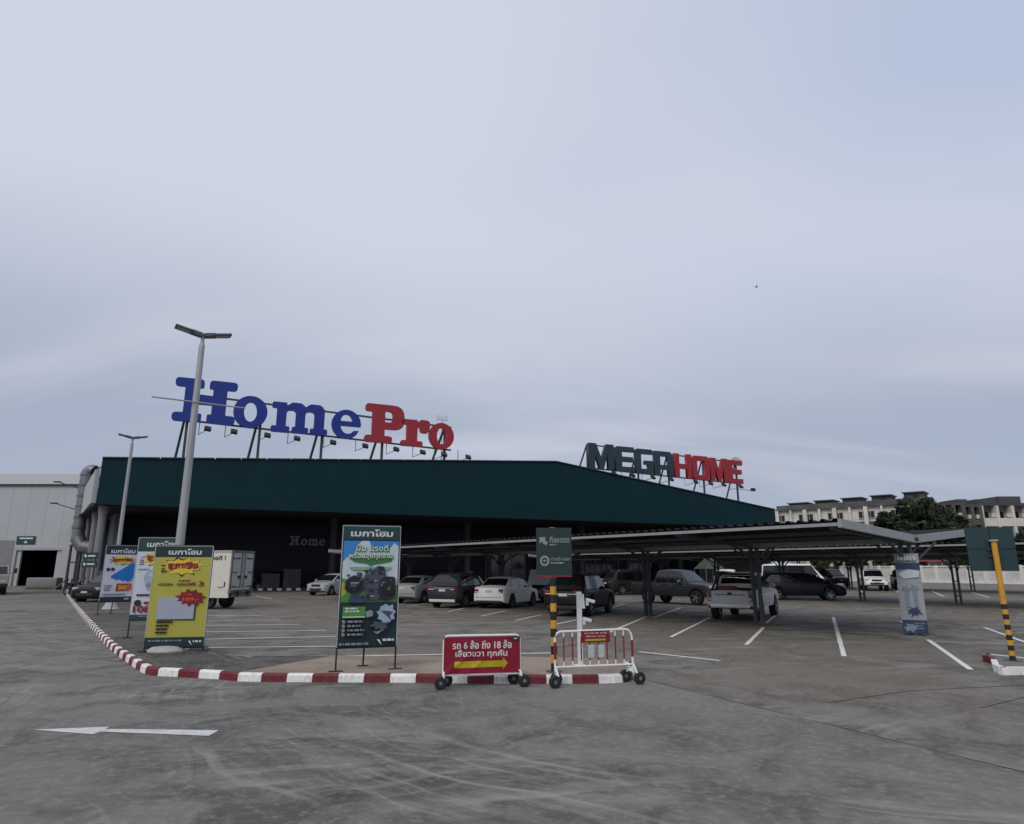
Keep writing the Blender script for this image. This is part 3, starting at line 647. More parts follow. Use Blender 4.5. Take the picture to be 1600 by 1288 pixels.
# ================================================================== lamp posts
pole_m = mat('galvanised_pole', (.36, .37, .37), .45, metal=.3, var=.06, vscale=1.5)
head_m = mat('lamp_head_grey', (.10, .105, .115), .45, metal=.3)
concrete = mat('footing_cement', (.42, .42, .41), .85, var=.15, vscale=5, dirt=.3)
def lamp_post(px, py, pxt, pyt, label, hdir, hl, cone):
    b = G(px, py, .1); ht = ZAT(pxt, pyt, b.y)
    t = thing('lamp_post', label, 'lamp post', (b.x, b.y, 0), 0, 'twin headed lamp posts')
    mb = MB(); mb.lathe([(.105, .1), (.098, 2.), (.066, ht - .35), (.066, ht - .3), (.045, ht - .25), (.04, ht)], 12); mb.build('pole', pole_m, t, True)
    mb = MB(); mb.lathe(cone, 16); mb.build('footing', concrete, t, True)
    for sg in (1, -1):
        d = Vector((hdir.x * sg, hdir.y * sg, .20)).normalized(); h0 = Vector((0, 0, ht - .05))
        s = d.cross(Vector((0, 0, 1))).normalized(); u = s.cross(d); M_ = Matrix((d, s, u)).transposed()
        mb = MB(); mb.cbox(h0 + d * (.02 + hl * .22), (hl * .44, .20, .10), .02, 0, M_); mb.cbox(h0 + d * (.04 + hl * .64), (hl * .66, .28, .055), .02, 0, M_)
        lh = mb.build('lamp_head', head_m, t)
        mb = MB(); mb.box(h0 + d * (.04 + hl * .64) - u * .03, (hl * .5, .22, .01), 0, M_); mb.build('lamp_lens', mat('lamp_lens', (.35, .35, .34), .3), lh)
    return t, b, ht
hd = (AT(235, 620, 1) - AT(385, 638, 1))
zc_ = ZAT(313, 629.5, G(262, 1018, .1).y)
ra, rb = G(237, 620, zc_), G(383, 638, zc_)
hdir = (ra - rb); hdir.z = 0; hdir.normalize()
L1, lb1, lh1 = lamp_post(262, 1018, 325, 522, 'tall grey twin headed lamp post behind the yellow banner', hdir, .62, [(.42, .1), (.42, .14), (.36, .22), (.17, .25), (.15, .3), (0, .3)])
mb = MB(); mb.tube([ra - Vector((lb1.x, lb1.y, 0)), rb - Vector((lb1.x, lb1.y, 0))], .018, 6); mb.build('banner_rod', pole_m, L1)
L2, lb2, lh2 = lamp_post(172, 952, 201, 683, 'grey twin headed lamp post farther back, rising behind the blue roofing banner', hdir, .60, [(.40, .1), (.34, .12), (.17, .42), (.15, .5), (0, .5)])

# ================================================================== banners
frame_m = mat('banner_frame', (.03, .033, .033), .5, metal=.3)
bgreen = mat('banner_green', S(20, 62, 64), .5, var=.05); bgreen_d = mat('banner_dark_green', S(14, 44, 50), .5, var=.05)
bwhite = mat('banner_white', S(196, 200, 212), .5, var=.03); byellow = mat('banner_yellow', S(172, 168, 72), .5, var=.05, vscale=1.2)
p_yel = mat('print_yellow', S(214, 190, 44), .5); p_red = mat('print_red', S(168, 42, 52), .5); p_dred = mat('print_dark_red', S(122, 22, 36), .5)
p_black = mat('print_black', S(26, 24, 26), .5); p_blue = mat('print_blue', S(20, 110, 186), .5, var=.12, vscale=2); p_grey = mat('print_grey', S(128, 134, 142), .5)
p_lblue = mat('print_pale_blue', S(150, 168, 190), .5, var=.1); p_orange = mat('print_orange', S(208, 84, 34), .5); p_maroon = mat('print_maroon', S(110, 36, 70), .5)
p_sky = mat('print_sky', S(52, 128, 200), .5, var=.1); p_cloud = mat('print_cloud', S(186, 200, 208), .5, var=.1, vscale=5); p_lawn = mat('print_lawn', S(74, 128, 66), .5, var=.2, vscale=6)
p_dark = mat('print_charcoal', S(30, 34, 42), .5, var=.25, vscale=8); p_slate = mat('print_slate', S(70, 76, 92), .5, var=.25, vscale=8); p_mid = mat('print_mid_green', S(56, 110, 62), .5)
edge_w = mat('banner_edge', (.45, .46, .46), .5)
def star(cx, cz, rx, rz, n, inner=.66, rot=0, jit=0.):
    out = []
    for k in range(2 * n):
        f = 1 if k % 2 == 0 else inner; f *= 1 + (random.uniform(-jit, jit)); a = math.pi * k / n + rot
        out.append((cx + rx * f * math.cos(a), cz + rz * f * math.sin(a)))
    return out
class Print:
    """flat prints lying on a banner panel, each layer a few tenths of a millimetre-scale step proud of the last"""
    def __init__(s, panel, W, Ht, zb, front): s.p = panel; s.W = W; s.H = Ht; s.zb = zb; s.k = 0; s.f = front
    def xy(s, u, v): return (-s.W / 2 + u * s.W, s.zb + v * s.H)
    def poly(s, name, pts, m):
        s.k += 1; y1 = s.f - .0025 * s.k; mb = MB(); mb.prism([s.xy(*q) for q in pts], y1, s.f + .001); return mb.build(name, m, s.p)
    def rect(s, name, u0, v0, u1, v1, m): return s.poly(name, [(u0, v0), (u1, v0), (u1, v1), (u0, v1)], m)
    def text(s, body, u, v, w, h, m, bold=.02, shear=0., name='lettering', proud=None):
        s.k += 1; me = text_mesh(body, 1, m, width=w * s.W, height=h * s.H, bold=bold, extr=.0012, shear=shear)
        x, z = s.xy(u, v); return obj(name, me, s.p, (x, s.f - .0025 * s.k - .001, z))
    def lines(s, u, v, w, rows, h, m, gap=1.9, name='small_print'):
        s.k += 1; mb = MB(); y1 = s.f - .0025 * s.k
        for r_ in range(rows):
            uu = u; end = u + w * random.uniform(.72, 1)
            while uu < end:
                l_ = random.uniform(.02, .09); x0, z0 = s.xy(uu, v - r_ * h * gap); x1, z1 = s.xy(min(uu + l_, end), v - r_ * h * gap + h)
                mb.prism([(x0, z0), (x1, z0), (x1, z1), (x0, z1)], y1, s.f + .001); uu += l_ + .018
        return mb.build(name, m, s.p)
THAI = 'เมกาโฮม'
def banner(label, fl, fr, top_px, bot_px, group='promotion banners on frames', z=.115, legs=True, lean=0.):
    """fl / fr: photo points of the two feet; top_px / bot_px: heights of the printed panel"""
    a, b = G(*fl, z), G(*fr, z); mid = (a + b) / 2; d = (b - a); W = d.length; rz = math.atan2(d.y, d.x)
    zt, zb = ZAT(*top_px, mid.y), ZAT(*bot_px, mid.y)
    t = thing('promotion_banner', label, 'banner', (mid.x, mid.y, 0), rz, group)
    for sx in (-1, 1):
        mb = MB(); mb.bar((sx * W / 2, 0, z), (sx * W / 2, .03, zt), .03)
        mb.bar((sx * W / 2 - .12, -.02, z + .012), (sx * W / 2 + .12, -.02, z + .012), .035, .02); mb.build('leg', frame_m, t)
    mb = MB(); mb.bar((0, .55, z), (0, .05, zt - .25), .03); mb.bar((-.1, .55, z + .012), (.1, .55, z + .012), .035, .02); mb.build('prop_leg', frame_m, t)
    mb = MB(); mb.bar((-W / 2, .012, zt + .016), (W / 2, .012, zt + .016), .028); mb.bar((-W / 2, .012, zb - .016), (W / 2, .012, zb - .016), .028); mb.build('cross_rail', frame_m, t)
    return t, W, zt, zb
def panel(t, W, zt, zb, m, name='banner_panel'):
    mb = MB(); 
    n = 8
    mb.box((0, -.022, (zt + zb) / 2), (W + .02, .008, zt - zb)); p = mb.build(name, m, t)
    e = MB(); e.box((W / 2 + .006, -.022, (zt + zb) / 2), (.014, .02, zt - zb + .004)); e.box((-W / 2 - .006, -.022, (zt + zb) / 2), (.014, .02, zt - zb + .004)); e.box((0, -.022, zt + .006), (W + .026, .02, .012)); e.build('panel_edge', edge_w, p)
    return Print(p, W, zt - zb, zb, -.026)
# --- front banner: pumps
t, W, zt, zb = banner('tall dark green banner picturing garden machines, on thin legs beside the red barrier', (524, 1050), (617, 1046), (582, 823), (572, 1010))
P_ = panel(t, W, zt, zb, bgreen_d)
P_.rect('sky_picture', 0.02, .42, .98, .875, p_sky)
P_.poly('cloud_picture', [(.02, .5), (.02, .70), (.10, .74), (.2, .76), (.26, .84), (.34, .875), (.46, .875), (.52, .80), (.62, .78), (.80, .79), (.9, .86), (.98, .83), (.98, .5)], p_cloud)
P_.poly('lawn_picture', [(.02, .36), (.98, .36), (.98, .50), (.84, .52), (.6, .51), (.3, .52), (.10, .55), (.02, .56)], p_lawn)
P_.poly('yellow_glow', [(.02, .41), (.10, .43), (.12, .50), (.02, .53)], mat('print_lime', S(156, 160, 48), .5, var=.2, vscale=6))
P_.rect('header_band', 0, .885, 1, 1, bgreen)
P_.text(THAI, .5, .943, .74, .062, white_print, .03)
P_.poly('title_shadow', [(.14, .725), (.88, .73), (.86, .70), (.70, .685), (.56, .675), (.50, .66), (.44, .68), (.22, .695)], p_mid)
P_.text('ปั๊ม แรงดี', .52, .812, .58, .062, p_mid, .06); P_.text('ปั๊ม แรงดี', .515, .816, .56, .056, mat('print_mint', S(196, 214, 196), .5), .012)
P_.text('พร้อมลุยทุกงาน', .5, .742, .78, .066, p_mid, .06); P_.text('พร้อมลุยทุกงาน', .495, .746, .76, .060, MATS['print_mint'], .012)
P_.poly('ribbon', rnd_poly([(.12, .655), (.88, .655), (.80, .628), (.2, .628)], .02), mat('print_sage', S(120, 168, 130), .5))
P_.poly('product_picture', rnd_poly([(.06, .47), (.10, .55), (.22, .585), (.36, .57), (.42, .52), (.38, .45), (.2, .43)], .05), p_dark)
P_.rect('product_label', .18, .515, .32, .53, p_grey)
P_.poly('product_picture', rnd_poly([(.38, .46), (.40, .58), (.48, .645), (.58, .64), (.62, .665), (.74, .655), (.78, .57), (.68, .47)], .05), p_slate)
P_.poly('product_picture', rnd_poly([(.62, .585), (.64, .66), (.74, .655), (.76, .59)], .03), p_dark)
P_.poly('product_picture', rnd_poly([(.64, .39), (.66, .54), (.76, .575), (.94, .57), (.95, .40), (.8, .37)], .04), p_dark)
P_.poly('product_picture', rnd_poly([(.36, .385), (.44, .46), (.56, .47), (.68, .42), (.66, .38)], .04), p_slate)
P_.poly('product_picture', rnd_poly([(.14, .36), (.18, .42), (.30, .43), (.46, .40), (.40, .355)], .03), mat('print_teal', S(38, 62, 84), .5, var=.3, vscale=9))
rs_ = random.Random(12)
for m_, n_ in ((p_dark, 16), (p_slate, 14), (p_grey, 9), (MATS['print_teal'], 8)):
    P_.k += 1; mb = MB()
    for k_ in range(n_):
        u, v = rs_.uniform(.1, .92), rs_.uniform(.40, .60) if rs_.random() < .8 else rs_.uniform(.60, .64)
        if v > .6: u = rs_.uniform(.42, .74)
        mb.prism([P_.xy(*q) for q in star(u, v, rs_.uniform(.012, .05), rs_.uniform(.004, .02), 4, rs_.uniform(.5, 1), rs_.random() * 3, .2)], P_.f - .0025 * P_.k, P_.f + .001)
    d_ = mb.build('product_detail', m_, P_.p); d_['kind'] = 'stuff'
P_.poly('product_picture', ell(.22, .505, .11, .048, 20), p_black); P_.poly('product_picture', ell(.22, .507, .06, .022, 16), p_slate); P_.rect('product_label', .17, .515, .31, .528, p_grey)
P_.poly('product_picture', ell(.82, .47, .10, .05, 20), p_black); P_.poly('product_picture', [(.78, .49), (.82, .47), (.86, .50), (.83, .455)], p_grey)
P_.rect('green_box', .06, .235, .44, .325, mat('print_leaf', S(76, 132, 58), .5)); P_.lines(.10, .305, .26, 2, .012, white_print)
P_.rect('green_strip', .06, .238, .44, .246, MATS['print_mint'])
P_.poly('product_picture', rnd_poly([(.46, .235), (.44, .285), (.56, .295), (.58, .25)], .02), p_grey)
P_.poly('product_picture', star(.80, .265, .17, .085, 9, .8, .2, .1), p_lblue); P_.poly('product_picture', [(.70, .29), (.80, .25), (.90, .205), (.86, .25), (.92, .28), (.80, .29)], p_slate)
P_.poly('product_picture', star(.70, .17, .16, .05, 7, .6, .5, .2), p_slate); P_.poly('product_picture', rnd_poly([(.58, .12), (.76, .13), (.80, .15), (.66, .10)], .01), p_grey)
for i, v in enumerate((.205, .17, .135, .102)): P_.poly('tick', ell(.085, v, .028, .014, 12), p_grey)
P_.lines(.15, .198, .30, 4, .014, p_grey, 2.45)
P_.lines(.03, .018, .60, 1, .014, p_grey); P_.poly('check_logo', [(.66, .055), (.70, .055), (.73, .025), (.74, .012)], white_print); P_.lines(.76, .045, .20, 1, .014, white_print)

def cheap_burst(P_, u, v, w, h, fs=1.):
    P_.poly('starburst', star(u, v, w * .58, h * 1.05, 11, .70, .15, .12), p_black); P_.poly('starburst', star(u, v, w * .54, h * .95, 11, .70, .15, .12), p_yel)
    P_.text('ถูกจริง', u + .01, v, w * .80, h * .98, p_black, .075); P_.text('ถูกจริง', u, v + .003, w * .78, h * .92, p_red, .03)
# --- yellow banner
t, W, zt, zb = banner('bright yellow price banner with a blank pale rectangle, in front of the nearer lamp post', (225, 1019), (317, 1017), (288, 854), (270, 1011))
P_ = panel(t, W, zt, zb, byellow); P_.rect('header_band', 0, .89, 1, 1, bgreen_d); P_.text(THAI, .52, .945, .58, .06, white_print, .03)
cheap_burst(P_, .50, .795, .66, .092)
P_.lines(.14, .80, .09, 3, .010, p_black, 3.2)
P_.text('+DURA', .24, .615, .27, .026, p_black, .02); P_.text('เเถมฟรี', .60, .62, .32, .035, p_dred, .03); P_.text('3', .86, .62, .09, .05, p_dred, .03); P_.lines(.46, .65, .28, 1, .008, p_dred)
P_.poly('blank_rectangle', rnd_poly([(.16, .265), (.80, .265), (.80, .48), (.16, .48)], .012), p_dark); P_.poly('blank_rectangle', rnd_poly([(.145, .272), (.785, .272), (.785, .484), (.145, .484)], .012), mat('print_silver', S(158, 166, 182), .45, var=.05))
P_.poly('price_burst', star(.70, .48, .26, .088, 11, .70, .1, .08), p_dred); P_.text('189.-', .71, .468, .28, .036, p_orange, .03); P_.lines(.60, .508, .18, 1, .012, p_orange)
P_.lines(.16, .238, .34, 1, .016, p_black); P_.lines(.16, .205, .22, 3, .013, p_black, 2.6)
P_.rect('footer_band', 0, 0, 1, .095, bgreen_d); P_.lines(.06, .058, .62, 1, .014, p_grey); P_.poly('check_logo', [(.74, .06), (.78, .06), (.80, .03), (.81, .015)], white_print); P_.lines(.82, .045, .15, 1, .018, white_print)
# --- white banner with 108
t, W, zt, zb = banner('white price banner printed 108 in red, half hidden behind the yellow banner', (199, 997), (270, 996), (252, 841), (240, 968))
P_ = panel(t, W, zt, zb, bwhite); P_.rect('header_band', 0, .83, 1, 1, bgreen); P_.text(THAI, .54, .925, .70, .075, white_print, .03)
cheap_burst(P_, .55, .745, .82, .10); P_.lines(.08, .72, .10, 3, .010, p_black, 2.6); P_.lines(.06, .605, .30, 1, .012, p_grey)
P_.poly('product_picture', rnd_poly([(.20, .52), (.30, .60), (.86, .62), (.92, .45), (.70, .33), (.30, .36)], .05), p_lblue); P_.poly('product_picture', rnd_poly([(.26, .43), (.80, .52), (.86, .48), (.32, .38)], .02), p_grey); P_.poly('product_picture', rnd_poly([(.30, .55), (.60, .59), (.64, .56), (.34, .52)], .01), p_cloud)
P_.lines(.10, .285, .60, 1, .022, p_dark); P_.poly('round_mark', ell(.14, .20, .075, .038, 16), p_dark); P_.rect('name_strip', .28, .19, .62, .215, p_dred); P_.text('108.-', .33, .125, .54, .085, p_dred, .035)
P_.rect('footer_band', 0, 0, 1, .06, bgreen); P_.lines(.2, .035, .6, 1, .013, p_grey)
# --- blue roofing banner
t, W, zt, zb = banner('white price banner picturing a blue roofing sheet, in front of the farther lamp post', (152, 961), (203, 959), (184, 853), (176, 940))
P_ = panel(t, W, zt, zb, bwhite); P_.rect('header_band', 0, .84, 1, 1, bgreen_d); P_.text(THAI, .54, .905, .76, .085, white_print, .03)
cheap_burst(P_, .56, .735, .78, .085); P_.poly('roofing_picture', [(.24, .455), (.90, .70), (.96, .66), (.95, .42), (.88, .36), (.78, .345), (.70, .38), (.62, .36), (.52, .40), (.42, .38), (.34, .42), (.28, .41)], p_blue)
P_.poly('round_mark', ell(.14, .57, .06, .03, 14), p_dark); P_.poly('round_mark', ell(.28, .575, .06, .03, 14), p_dark)
P_.poly('price_tag', rnd_poly([(.44, .18), (.92, .20), (.92, .32), (.46, .32)], .03), p_red); P_.text('50', .64, .25, .26, .075, p_yel, .03); P_.rect('price_side', .78, .20, .90, .31, p_orange)
P_.lines(.08, .28, .24, 3, .016, p_grey, 2.4); P_.lines(.06, .12, .80, 1, .022, p_grey); P_.rect('footer_band', 0, 0, 1, .085, bgreen_d); P_.lines(.74, .035, .2, 1, .02, white_print)

# ================================================================== wheeled road barriers
rub = mat('tyre_rubber', (.013, .013, .014), .75, var=.2, vscale=10); wpaint = mat('white_barrier_paint', (.76, .77, .77), .45, var=.06, dirt=.2, vscale=4, dirtcol=(.25, .22, .2))
rpaint = mat('red_barrier_paint', S(132, 26, 42), .5, var=.12); vinyl = mat('red_vinyl', S(132, 9, 38), .42, var=.07, vscale=2); yel_v = mat('yellow_vinyl', S(176, 160, 24), .45, var=.12, vscale=5)
def castor(t, x, y, r=.10, z=0.):
    mb = MB(); mb.lathe([(.02, -.035), (r * .8, -.035), (r, -.02), (r, .02), (r * .8, .035), (.02, .035)], 18, (x, y, r + z), 'y'); w = mb.build('castor_wheel', rub, t, True)
    mb = MB(); mb.lathe([(0, -.042), (.03, -.042), (.03, .042), (0, .042)], 10, (x, y, r + z), 'y'); mb.build('hub', steel, w)
def barrier(label, al, bl, ztop_px, z0):
    a, b = G(*al), G(*bl); mid = (a + b) / 2; d = b - a; W = d.length; rz = math.atan2(d.y, d.x)
    t = thing('road_barrier', label, 'barrier', (mid.x, mid.y, 0), rz, 'wheeled barriers along the kerb'); zt = ZAT(*ztop_px, mid.y)
    for sx in (-1, 1):
        mb = MB(); mb.tube([(sx * W / 2, 0, .24), (sx * W / 2, 0, z0)], .019, 8); mb.tube([(sx * W / 2 + .02 * sx, -.13, .12), (sx * W / 2, -.08, .24), (sx * W / 2 - .03 * sx, .10, .25), (sx * W / 2 - .06 * sx, .16, .12)], .017, 8)
        mb.tube([(sx * W / 2, -.16, .18), (sx * W / 2, 0, z0)], .014, 8); mb.build('leg', wpaint, t)
        castor(t, sx * W / 2 + .05 * sx, -.13); castor(t, sx * W / 2 - .07 * sx, .16)
    return t, W, zt
# sign barrier
t, W, zt = barrier('wheeled barrier covered by a large red sheet with Thai lettering and a wide yellow arrow', (692, 1076), (812, 1072), (750, 993), .2)
zb = .215; mb = MB()
mb.tube([(-W / 2, 0, .24), (-W / 2, 0, zt - .06), (-W / 2 + .03, 0, zt - .012), (-W / 2 + .06, 0, zt), (W / 2 - .06, 0, zt), (W / 2 - .03, 0, zt - .012), (W / 2, 0, zt - .06), (W / 2, 0, .24)], .02, 10); mb.tube([(-W / 2, 0, zb - .02), (W / 2, 0, zb - .02)], .018, 8); mb.build('tube_frame', wpaint, t, True)
mb = MB(); nx, nz = 26, 14; vs = []; fs = []
def sheet_y(u, v): return -.028 - .010 * math.sin(5.5 * (u + v) + 1) * math.sin(math.pi * u) * math.sin(math.pi * v) - .016 * max(0, 1 - abs(u * .9 + .1 - (v * .55 + .12)) * 16) * (1 if u < .42 else 0) - .010 * max(0, 1 - abs((u - .36) - (v - .1) * .6) * 18) * (1 if v < .38 else 0)
for j in range(nz + 1):
    for i in range(nx + 1):
        u, v = i / nx, j / nz; vs.append((-W / 2 + .0 + u * W, sheet_y(u, v), zb + v * (zt - zb - .02)))
for j in range(nz):
    for i in range(nx):
        a = j * (nx + 1) + i; fs.append((a, a + 1, a + nx + 2, a + nx + 1))
mb.add(vs, fs); sh = mb.build('vinyl_sheet', vinyl, t, True)
def on_sheet(me, x, z):
    for v in me.vertices:
        u = (v.co.x + x + W / 2) / W; w = (v.co.z + z - zb) / (zt - zb - .02); v.co.y = sheet_y(min(max(u, 0), 1), min(max(w, 0), 1)) - .004 + v.co.y * .2
    return me
Hs = zt - zb - .02
def stext(body, u, v, w, h):
    x, z = -W / 2 + u * W, zb + v * Hs; me = text_mesh(body, 1, white_print, width=w * W, height=h * Hs, bold=.022, extr=.001); obj('lettering', on_sheet(me, x, z), sh, (x, 0, z))
stext('รถ 6 ล้อ ถึง 18 ล้อ', .50, .79, .78, .235); stext('เลี้ยวขวา ทุกคัน', .49, .53, .68, .245)
bm = bmesh.new(); pts = [(.14, .15), (.76, .18), (.76, .12), (.83, .265), (.76, .40), (.76, .345), (.14, .33)]
N = 30; top = []; vs = []; fs = []
for i in range(N + 1):
    u = .14 + (.77 - .14) * i / N
    for k in range(4): vs.append((-W / 2 + u * W, 0, zb + (.155 + .02 * (u - .14) + .175 * k / 3) * Hs))
for i in range(N):
    for k in range(3): a = i * 4 + k; fs.append((a, a + 4, a + 5, a + 1))
k0 = len(vs); vs += [(-W / 2 + u * W, 0, zb + v * Hs) for u, v in ((.772, .10), (.84, .265), (.772, .42))]; fs.append((k0, k0 + 1, k0 + 2))
mb = MB(); mb.add(vs, fs); me = mb.mesh('arrow_print', yel_v); on_sheet(me, 0, 0); obj('arrow_print', me, sh)
mb = MB(); mb.box((W / 2 - .075, -.048, zt - .055), (.13, .004, .05)); mb.build('corner_label', p_dark, sh); mb = MB(); mb.box((W / 2 - .08, -.0525, zt - .052), (.06, .003, .015)); mb.build('label_print', white_print, sh)
# railed barrier
t, W, zt = barrier('open railed barrier with red and white bars and a small red arrow sign', (868, 1074), (990, 1068), (925, 986), .33)
zb = .30; mb = MB()
mb.tube([(-W / 2, 0, .24), (-W / 2, 0, zt - .09), (-W / 2 + .03, 0, zt - .03), (-W / 2 + .09, 0, zt), (W / 2 - .13, 0, zt + .015), (W / 2 - .06, 0, zt), (W / 2 - .02, 0, zt - .05), (W / 2, 0, zt - .12), (W / 2, 0, .24)], .019, 10)
mb.tube([(-W / 2, 0, zb), (W / 2, 0, zb)], .016, 8); mb.build('tube_frame', wpaint, t, True)
for i in range(8):
    x = -W / 2 + W * (i + 1) / 9
    mb = MB(); z1, z2 = zb + .16 * (zt - zb), zb + .84 * (zt - zb)
    mb.tube([(x, 0, zb), (x, 0, z1)], .012, 8, 0); mb.tube([(x, 0, z1), (x, 0, z2)], .012, 8, 1); mb.tube([(x, 0, z2), (x, 0, zt)], .012, 8, 0); mb.build('upright_bar', [wpaint, rpaint], t, True)
for sx in (-1, 1):
    mb = MB(); mb.tube([(sx * W / 2, 0, zb + .12), (sx * W / 2, 0, zt - .16)], .0205, 10); mb.build('red_sleeve', rpaint, t, True)
mb = MB(); x0, x1 = -W / 2 + .325 * W, -W / 2 + .70 * W; sgz0, sgz1 = zt - .33 * (zt - zb), zt + .005; mb.box(((x0 + x1) / 2, -.03, (sgz0 + sgz1) / 2), (x1 - x0, .006, sgz1 - sgz0)); sp_ = mb.build('arrow_sign', vinyl, t)
Q = Print(sp_, x1 - x0, sgz1 - sgz0, sgz0, -.033); Q.xy = lambda u, v: (x0 + u * (x1 - x0), sgz0 + v * (sgz1 - sgz0))
Q.text('รถ 6 ล้อ ถึง 18 ล้อ', .5, .82, .78, .17, white_print, .01); Q.text('เลี้ยวขวา ทุกคัน', .5, .53, .68, .19, white_print, .015); Q.poly('arrow_print', [(.14, .14), (.78, .16), (.78, .10), (.86, .23), (.78, .36), (.78, .31), (.14, .30)], yel_v)
for x in (-W / 2 + .455 * W, -W / 2 + .585 * W):
    mb = MB(); mb.box((x, -.02, sgz0 - .135), (.105, .003, .20)); mb.build('paper_sheet', mat('paper', (.50, .51, .55), .8), t)

# ================================================================== posts and signs
yb_y = mat('post_yellow', S(205, 150, 50), .5, var=.12, vscale=5, dirt=.2); yb_k = mat('post_black', (.012, .012, .012), .55)
def striped_post(t, r, z0, z1, bands, yellow_top=None, x=0, y=0):
    """alternating painted bands, each band a ring of its own; the first colour given is the lowest"""
    z = z0; k = 0; h = (z1 - z0) / bands
    for i in range(bands):
        mb = MB(); mb.lathe([(r, z + .001), (r, z + h - .001)], 16, (x, y, 0)); mb.build('post_band', yb_k if i % 2 == 0 else yb_y, t, True); z += h
    if yellow_top:
        mb = MB(); mb.lathe([(r, z1), (r, yellow_top)], 16, (x, y, 0)); mb.build('post_shaft', yb_y, t, True)
b = G(866, 1050, .115); zs = ZAT(866, 899, b.y); zt = ZAT(866, 825, b.y)
sgn = thing('direction_sign', 'dark green parking direction sign on a yellow and black striped post', 'sign', (b.x, b.y, 0), R(-3))
striped_post(sgn, .055, .115, zs - .05, 11); mb = MB(); mb.lathe([(.056, zs - .05), (.056, zt + .01)], 12, (0, .07, 0)); mb.build('post_shaft', yb_y, sgn, True)
mb = MB(); mb.lathe([(.14, .115), (.14, .13), (.06, .135)], 14); mb.build('base_plate', dark_steel, sgn)
x0, x1 = AT(838, 860, b.y).x - b.x, AT(893, 860, b.y).x - b.x
mb = MB(); mb.box(((x0 + x1) / 2, 0, (zs + zt) / 2), (x1 - x0, .03, zt - zs)); spn = mb.build('sign_panel', mat('sign_dark_green', S(26, 48, 49), .45, var=.05), sgn)
mb = MB(); mb.box(((x0 + x1) / 2, 0, zs - .016), (x1 - x0, .031, .028)); mb.build('red_edge', rpaint, sgn)
sprint = mat('sign_print', S(128, 144, 142), .55, var=.04)
Q = Print(spn, x1 - x0, zt - zs, zs, -.015); Q.xy = lambda u, v: (x0 + u * (x1 - x0), zs + v * (zt - zs))
Q.poly('arrow_print', [(.09, .80), (.28, .80), (.24, .75), (.33, .69), (.29, .63), (.19, .66), (.17, .71), (.12, .68), (.09, .67)], sprint)
Q.text('ที่จอดรถ', .66, .755, .55, .15, sprint, .02); Q.lines(.38, .625, .28, 1, .03, sprint)
Q.poly('round_mark', ell(.235, .30, .135, .11, 24), sprint); Q.poly('round_mark', ell(.235, .30, .08, .066, 20), p_dark); Q.poly('arrow_print', [(.175, .305), (.245, .335), (.245, .315), (.29, .315), (.29, .29), (.245, .29), (.245, .27)], sprint)
Q.text('ทางเข้า-ออก', .68, .345, .54, .085, sprint, .012); Q.lines(.41, .235, .45, 1, .04, sprint)
# white post with small boxes
b = G(907, 1041, .115); zt = ZAT(905, 925, b.y)
wp = thing('camera_post', 'square white post with two small white devices, behind the railed barrier', 'post', (b.x, b.y, 0), R(8))
mb = MB(); mb.cbox((0, 0, (.115 + zt) / 2), (.085, .085, zt - .115), .008); mb.build('post', wpaint, wp)
mb = MB(); mb.box((.075, .0, zt - .17), (.07, .03, .26), taper=.5); mb.build('bracket', wpaint, wp)
for dz_, dx_ in ((-.16, .21), (-.50, .14)):
    mb = MB(); M_ = Matrix.Rotation(R(14), 3, 'Y'); mb.cbox((dx_, -.02, zt + dz_), (.17, .07, .06), .015, 0, M_); mb.cbox((dx_ - .06, -.02, zt + dz_ - .05), (.05, .05, .08), .012); dv = mb.build('device', wpaint, wp)
    mb = MB(); mb.lathe([(0, 0), (.022, 0), (.022, .02), (0, .02)], 10, (dx_ + .085, -.02, zt + dz_ - .02), 'x'); mb.build('lens', p_black, dv)
mb = MB(); mb.cbox((0, 0, .125), (.2, .2, .02), .004); mb.build('base_plate', wpaint, wp)

# right hand island and the back of a second sign
cI = G(1592, 1038); ri = struct(bpy.data.objects.new('right_traffic_island', None)); COL.objects.link(ri); ri.location = (cI.x, cI.y, 0); ri['label'] = 'small kerbed island at the right edge'
RP = []
for p in ((1548, 1037), (1553, 1050), (1567, 1055)): q = G(*p); RP.append(Vector((q.x - cI.x, q.y - cI.y)))
RP = [RP[0] + Vector((.30, .55)), RP[0] + Vector((.02, .25)), RP[0], RP[1], RP[2], RP[2] + Vector((2.2, .0)), RP[2] + Vector((2.4, .9)), RP[2] + Vector((1.6, 1.0))]
mb = MB(); _c = sum(RP, Vector((0, 0))) / len(RP); mb.slab([_c + (q_ - _c) * .94 for q_ in RP], -.01, .126); mb.build('island_top', mat('island_cement', S(112, 110, 105), .9, var=.2, vscale=3, dirt=.4), ri)
for i in range(len(RP)):
    a, b2 = RP[i], RP[(i + 1) % len(RP)]; nseg = max(1, round((b2 - a).length / .45))
    for k in range(nseg):
        p, q = a.lerp(b2, k / nseg), a.lerp(b2, (k + 1) / nseg - .01); red = i in (0, 1, 2) and k == 0 or (i > 3 and k % 4 == 3)
        d = (q - p).normalized(); n = Vector((-d.y, d.x))
        mb = MB(); mb.slab([p, q, q + n * .1, p + n * .1], -.015, .13); mb.build('red_kerb_stone' if red else 'white_kerb_stone', red_kerb if red else white_kerb, ri)
b = G(1583, 1033, .118); zt = ZAT(1552, 846, b.y)
sg2 = thing('direction_sign', 'green sign seen from behind on a yellow and black post at the right edge', 'sign', (b.x, b.y, 0), R(-18))
zmid = ZAT(1570, 944, b.y); striped_post(sg2, .052, .118, zmid, 11, zt)
mb = MB(); mb.lathe([(.0, zt), (.085, zt), (.085, zt + .03), (0, zt + .03)], 14); mb.build('post_cap', mat('cap_grey', (.4, .39, .33), .6), sg2)
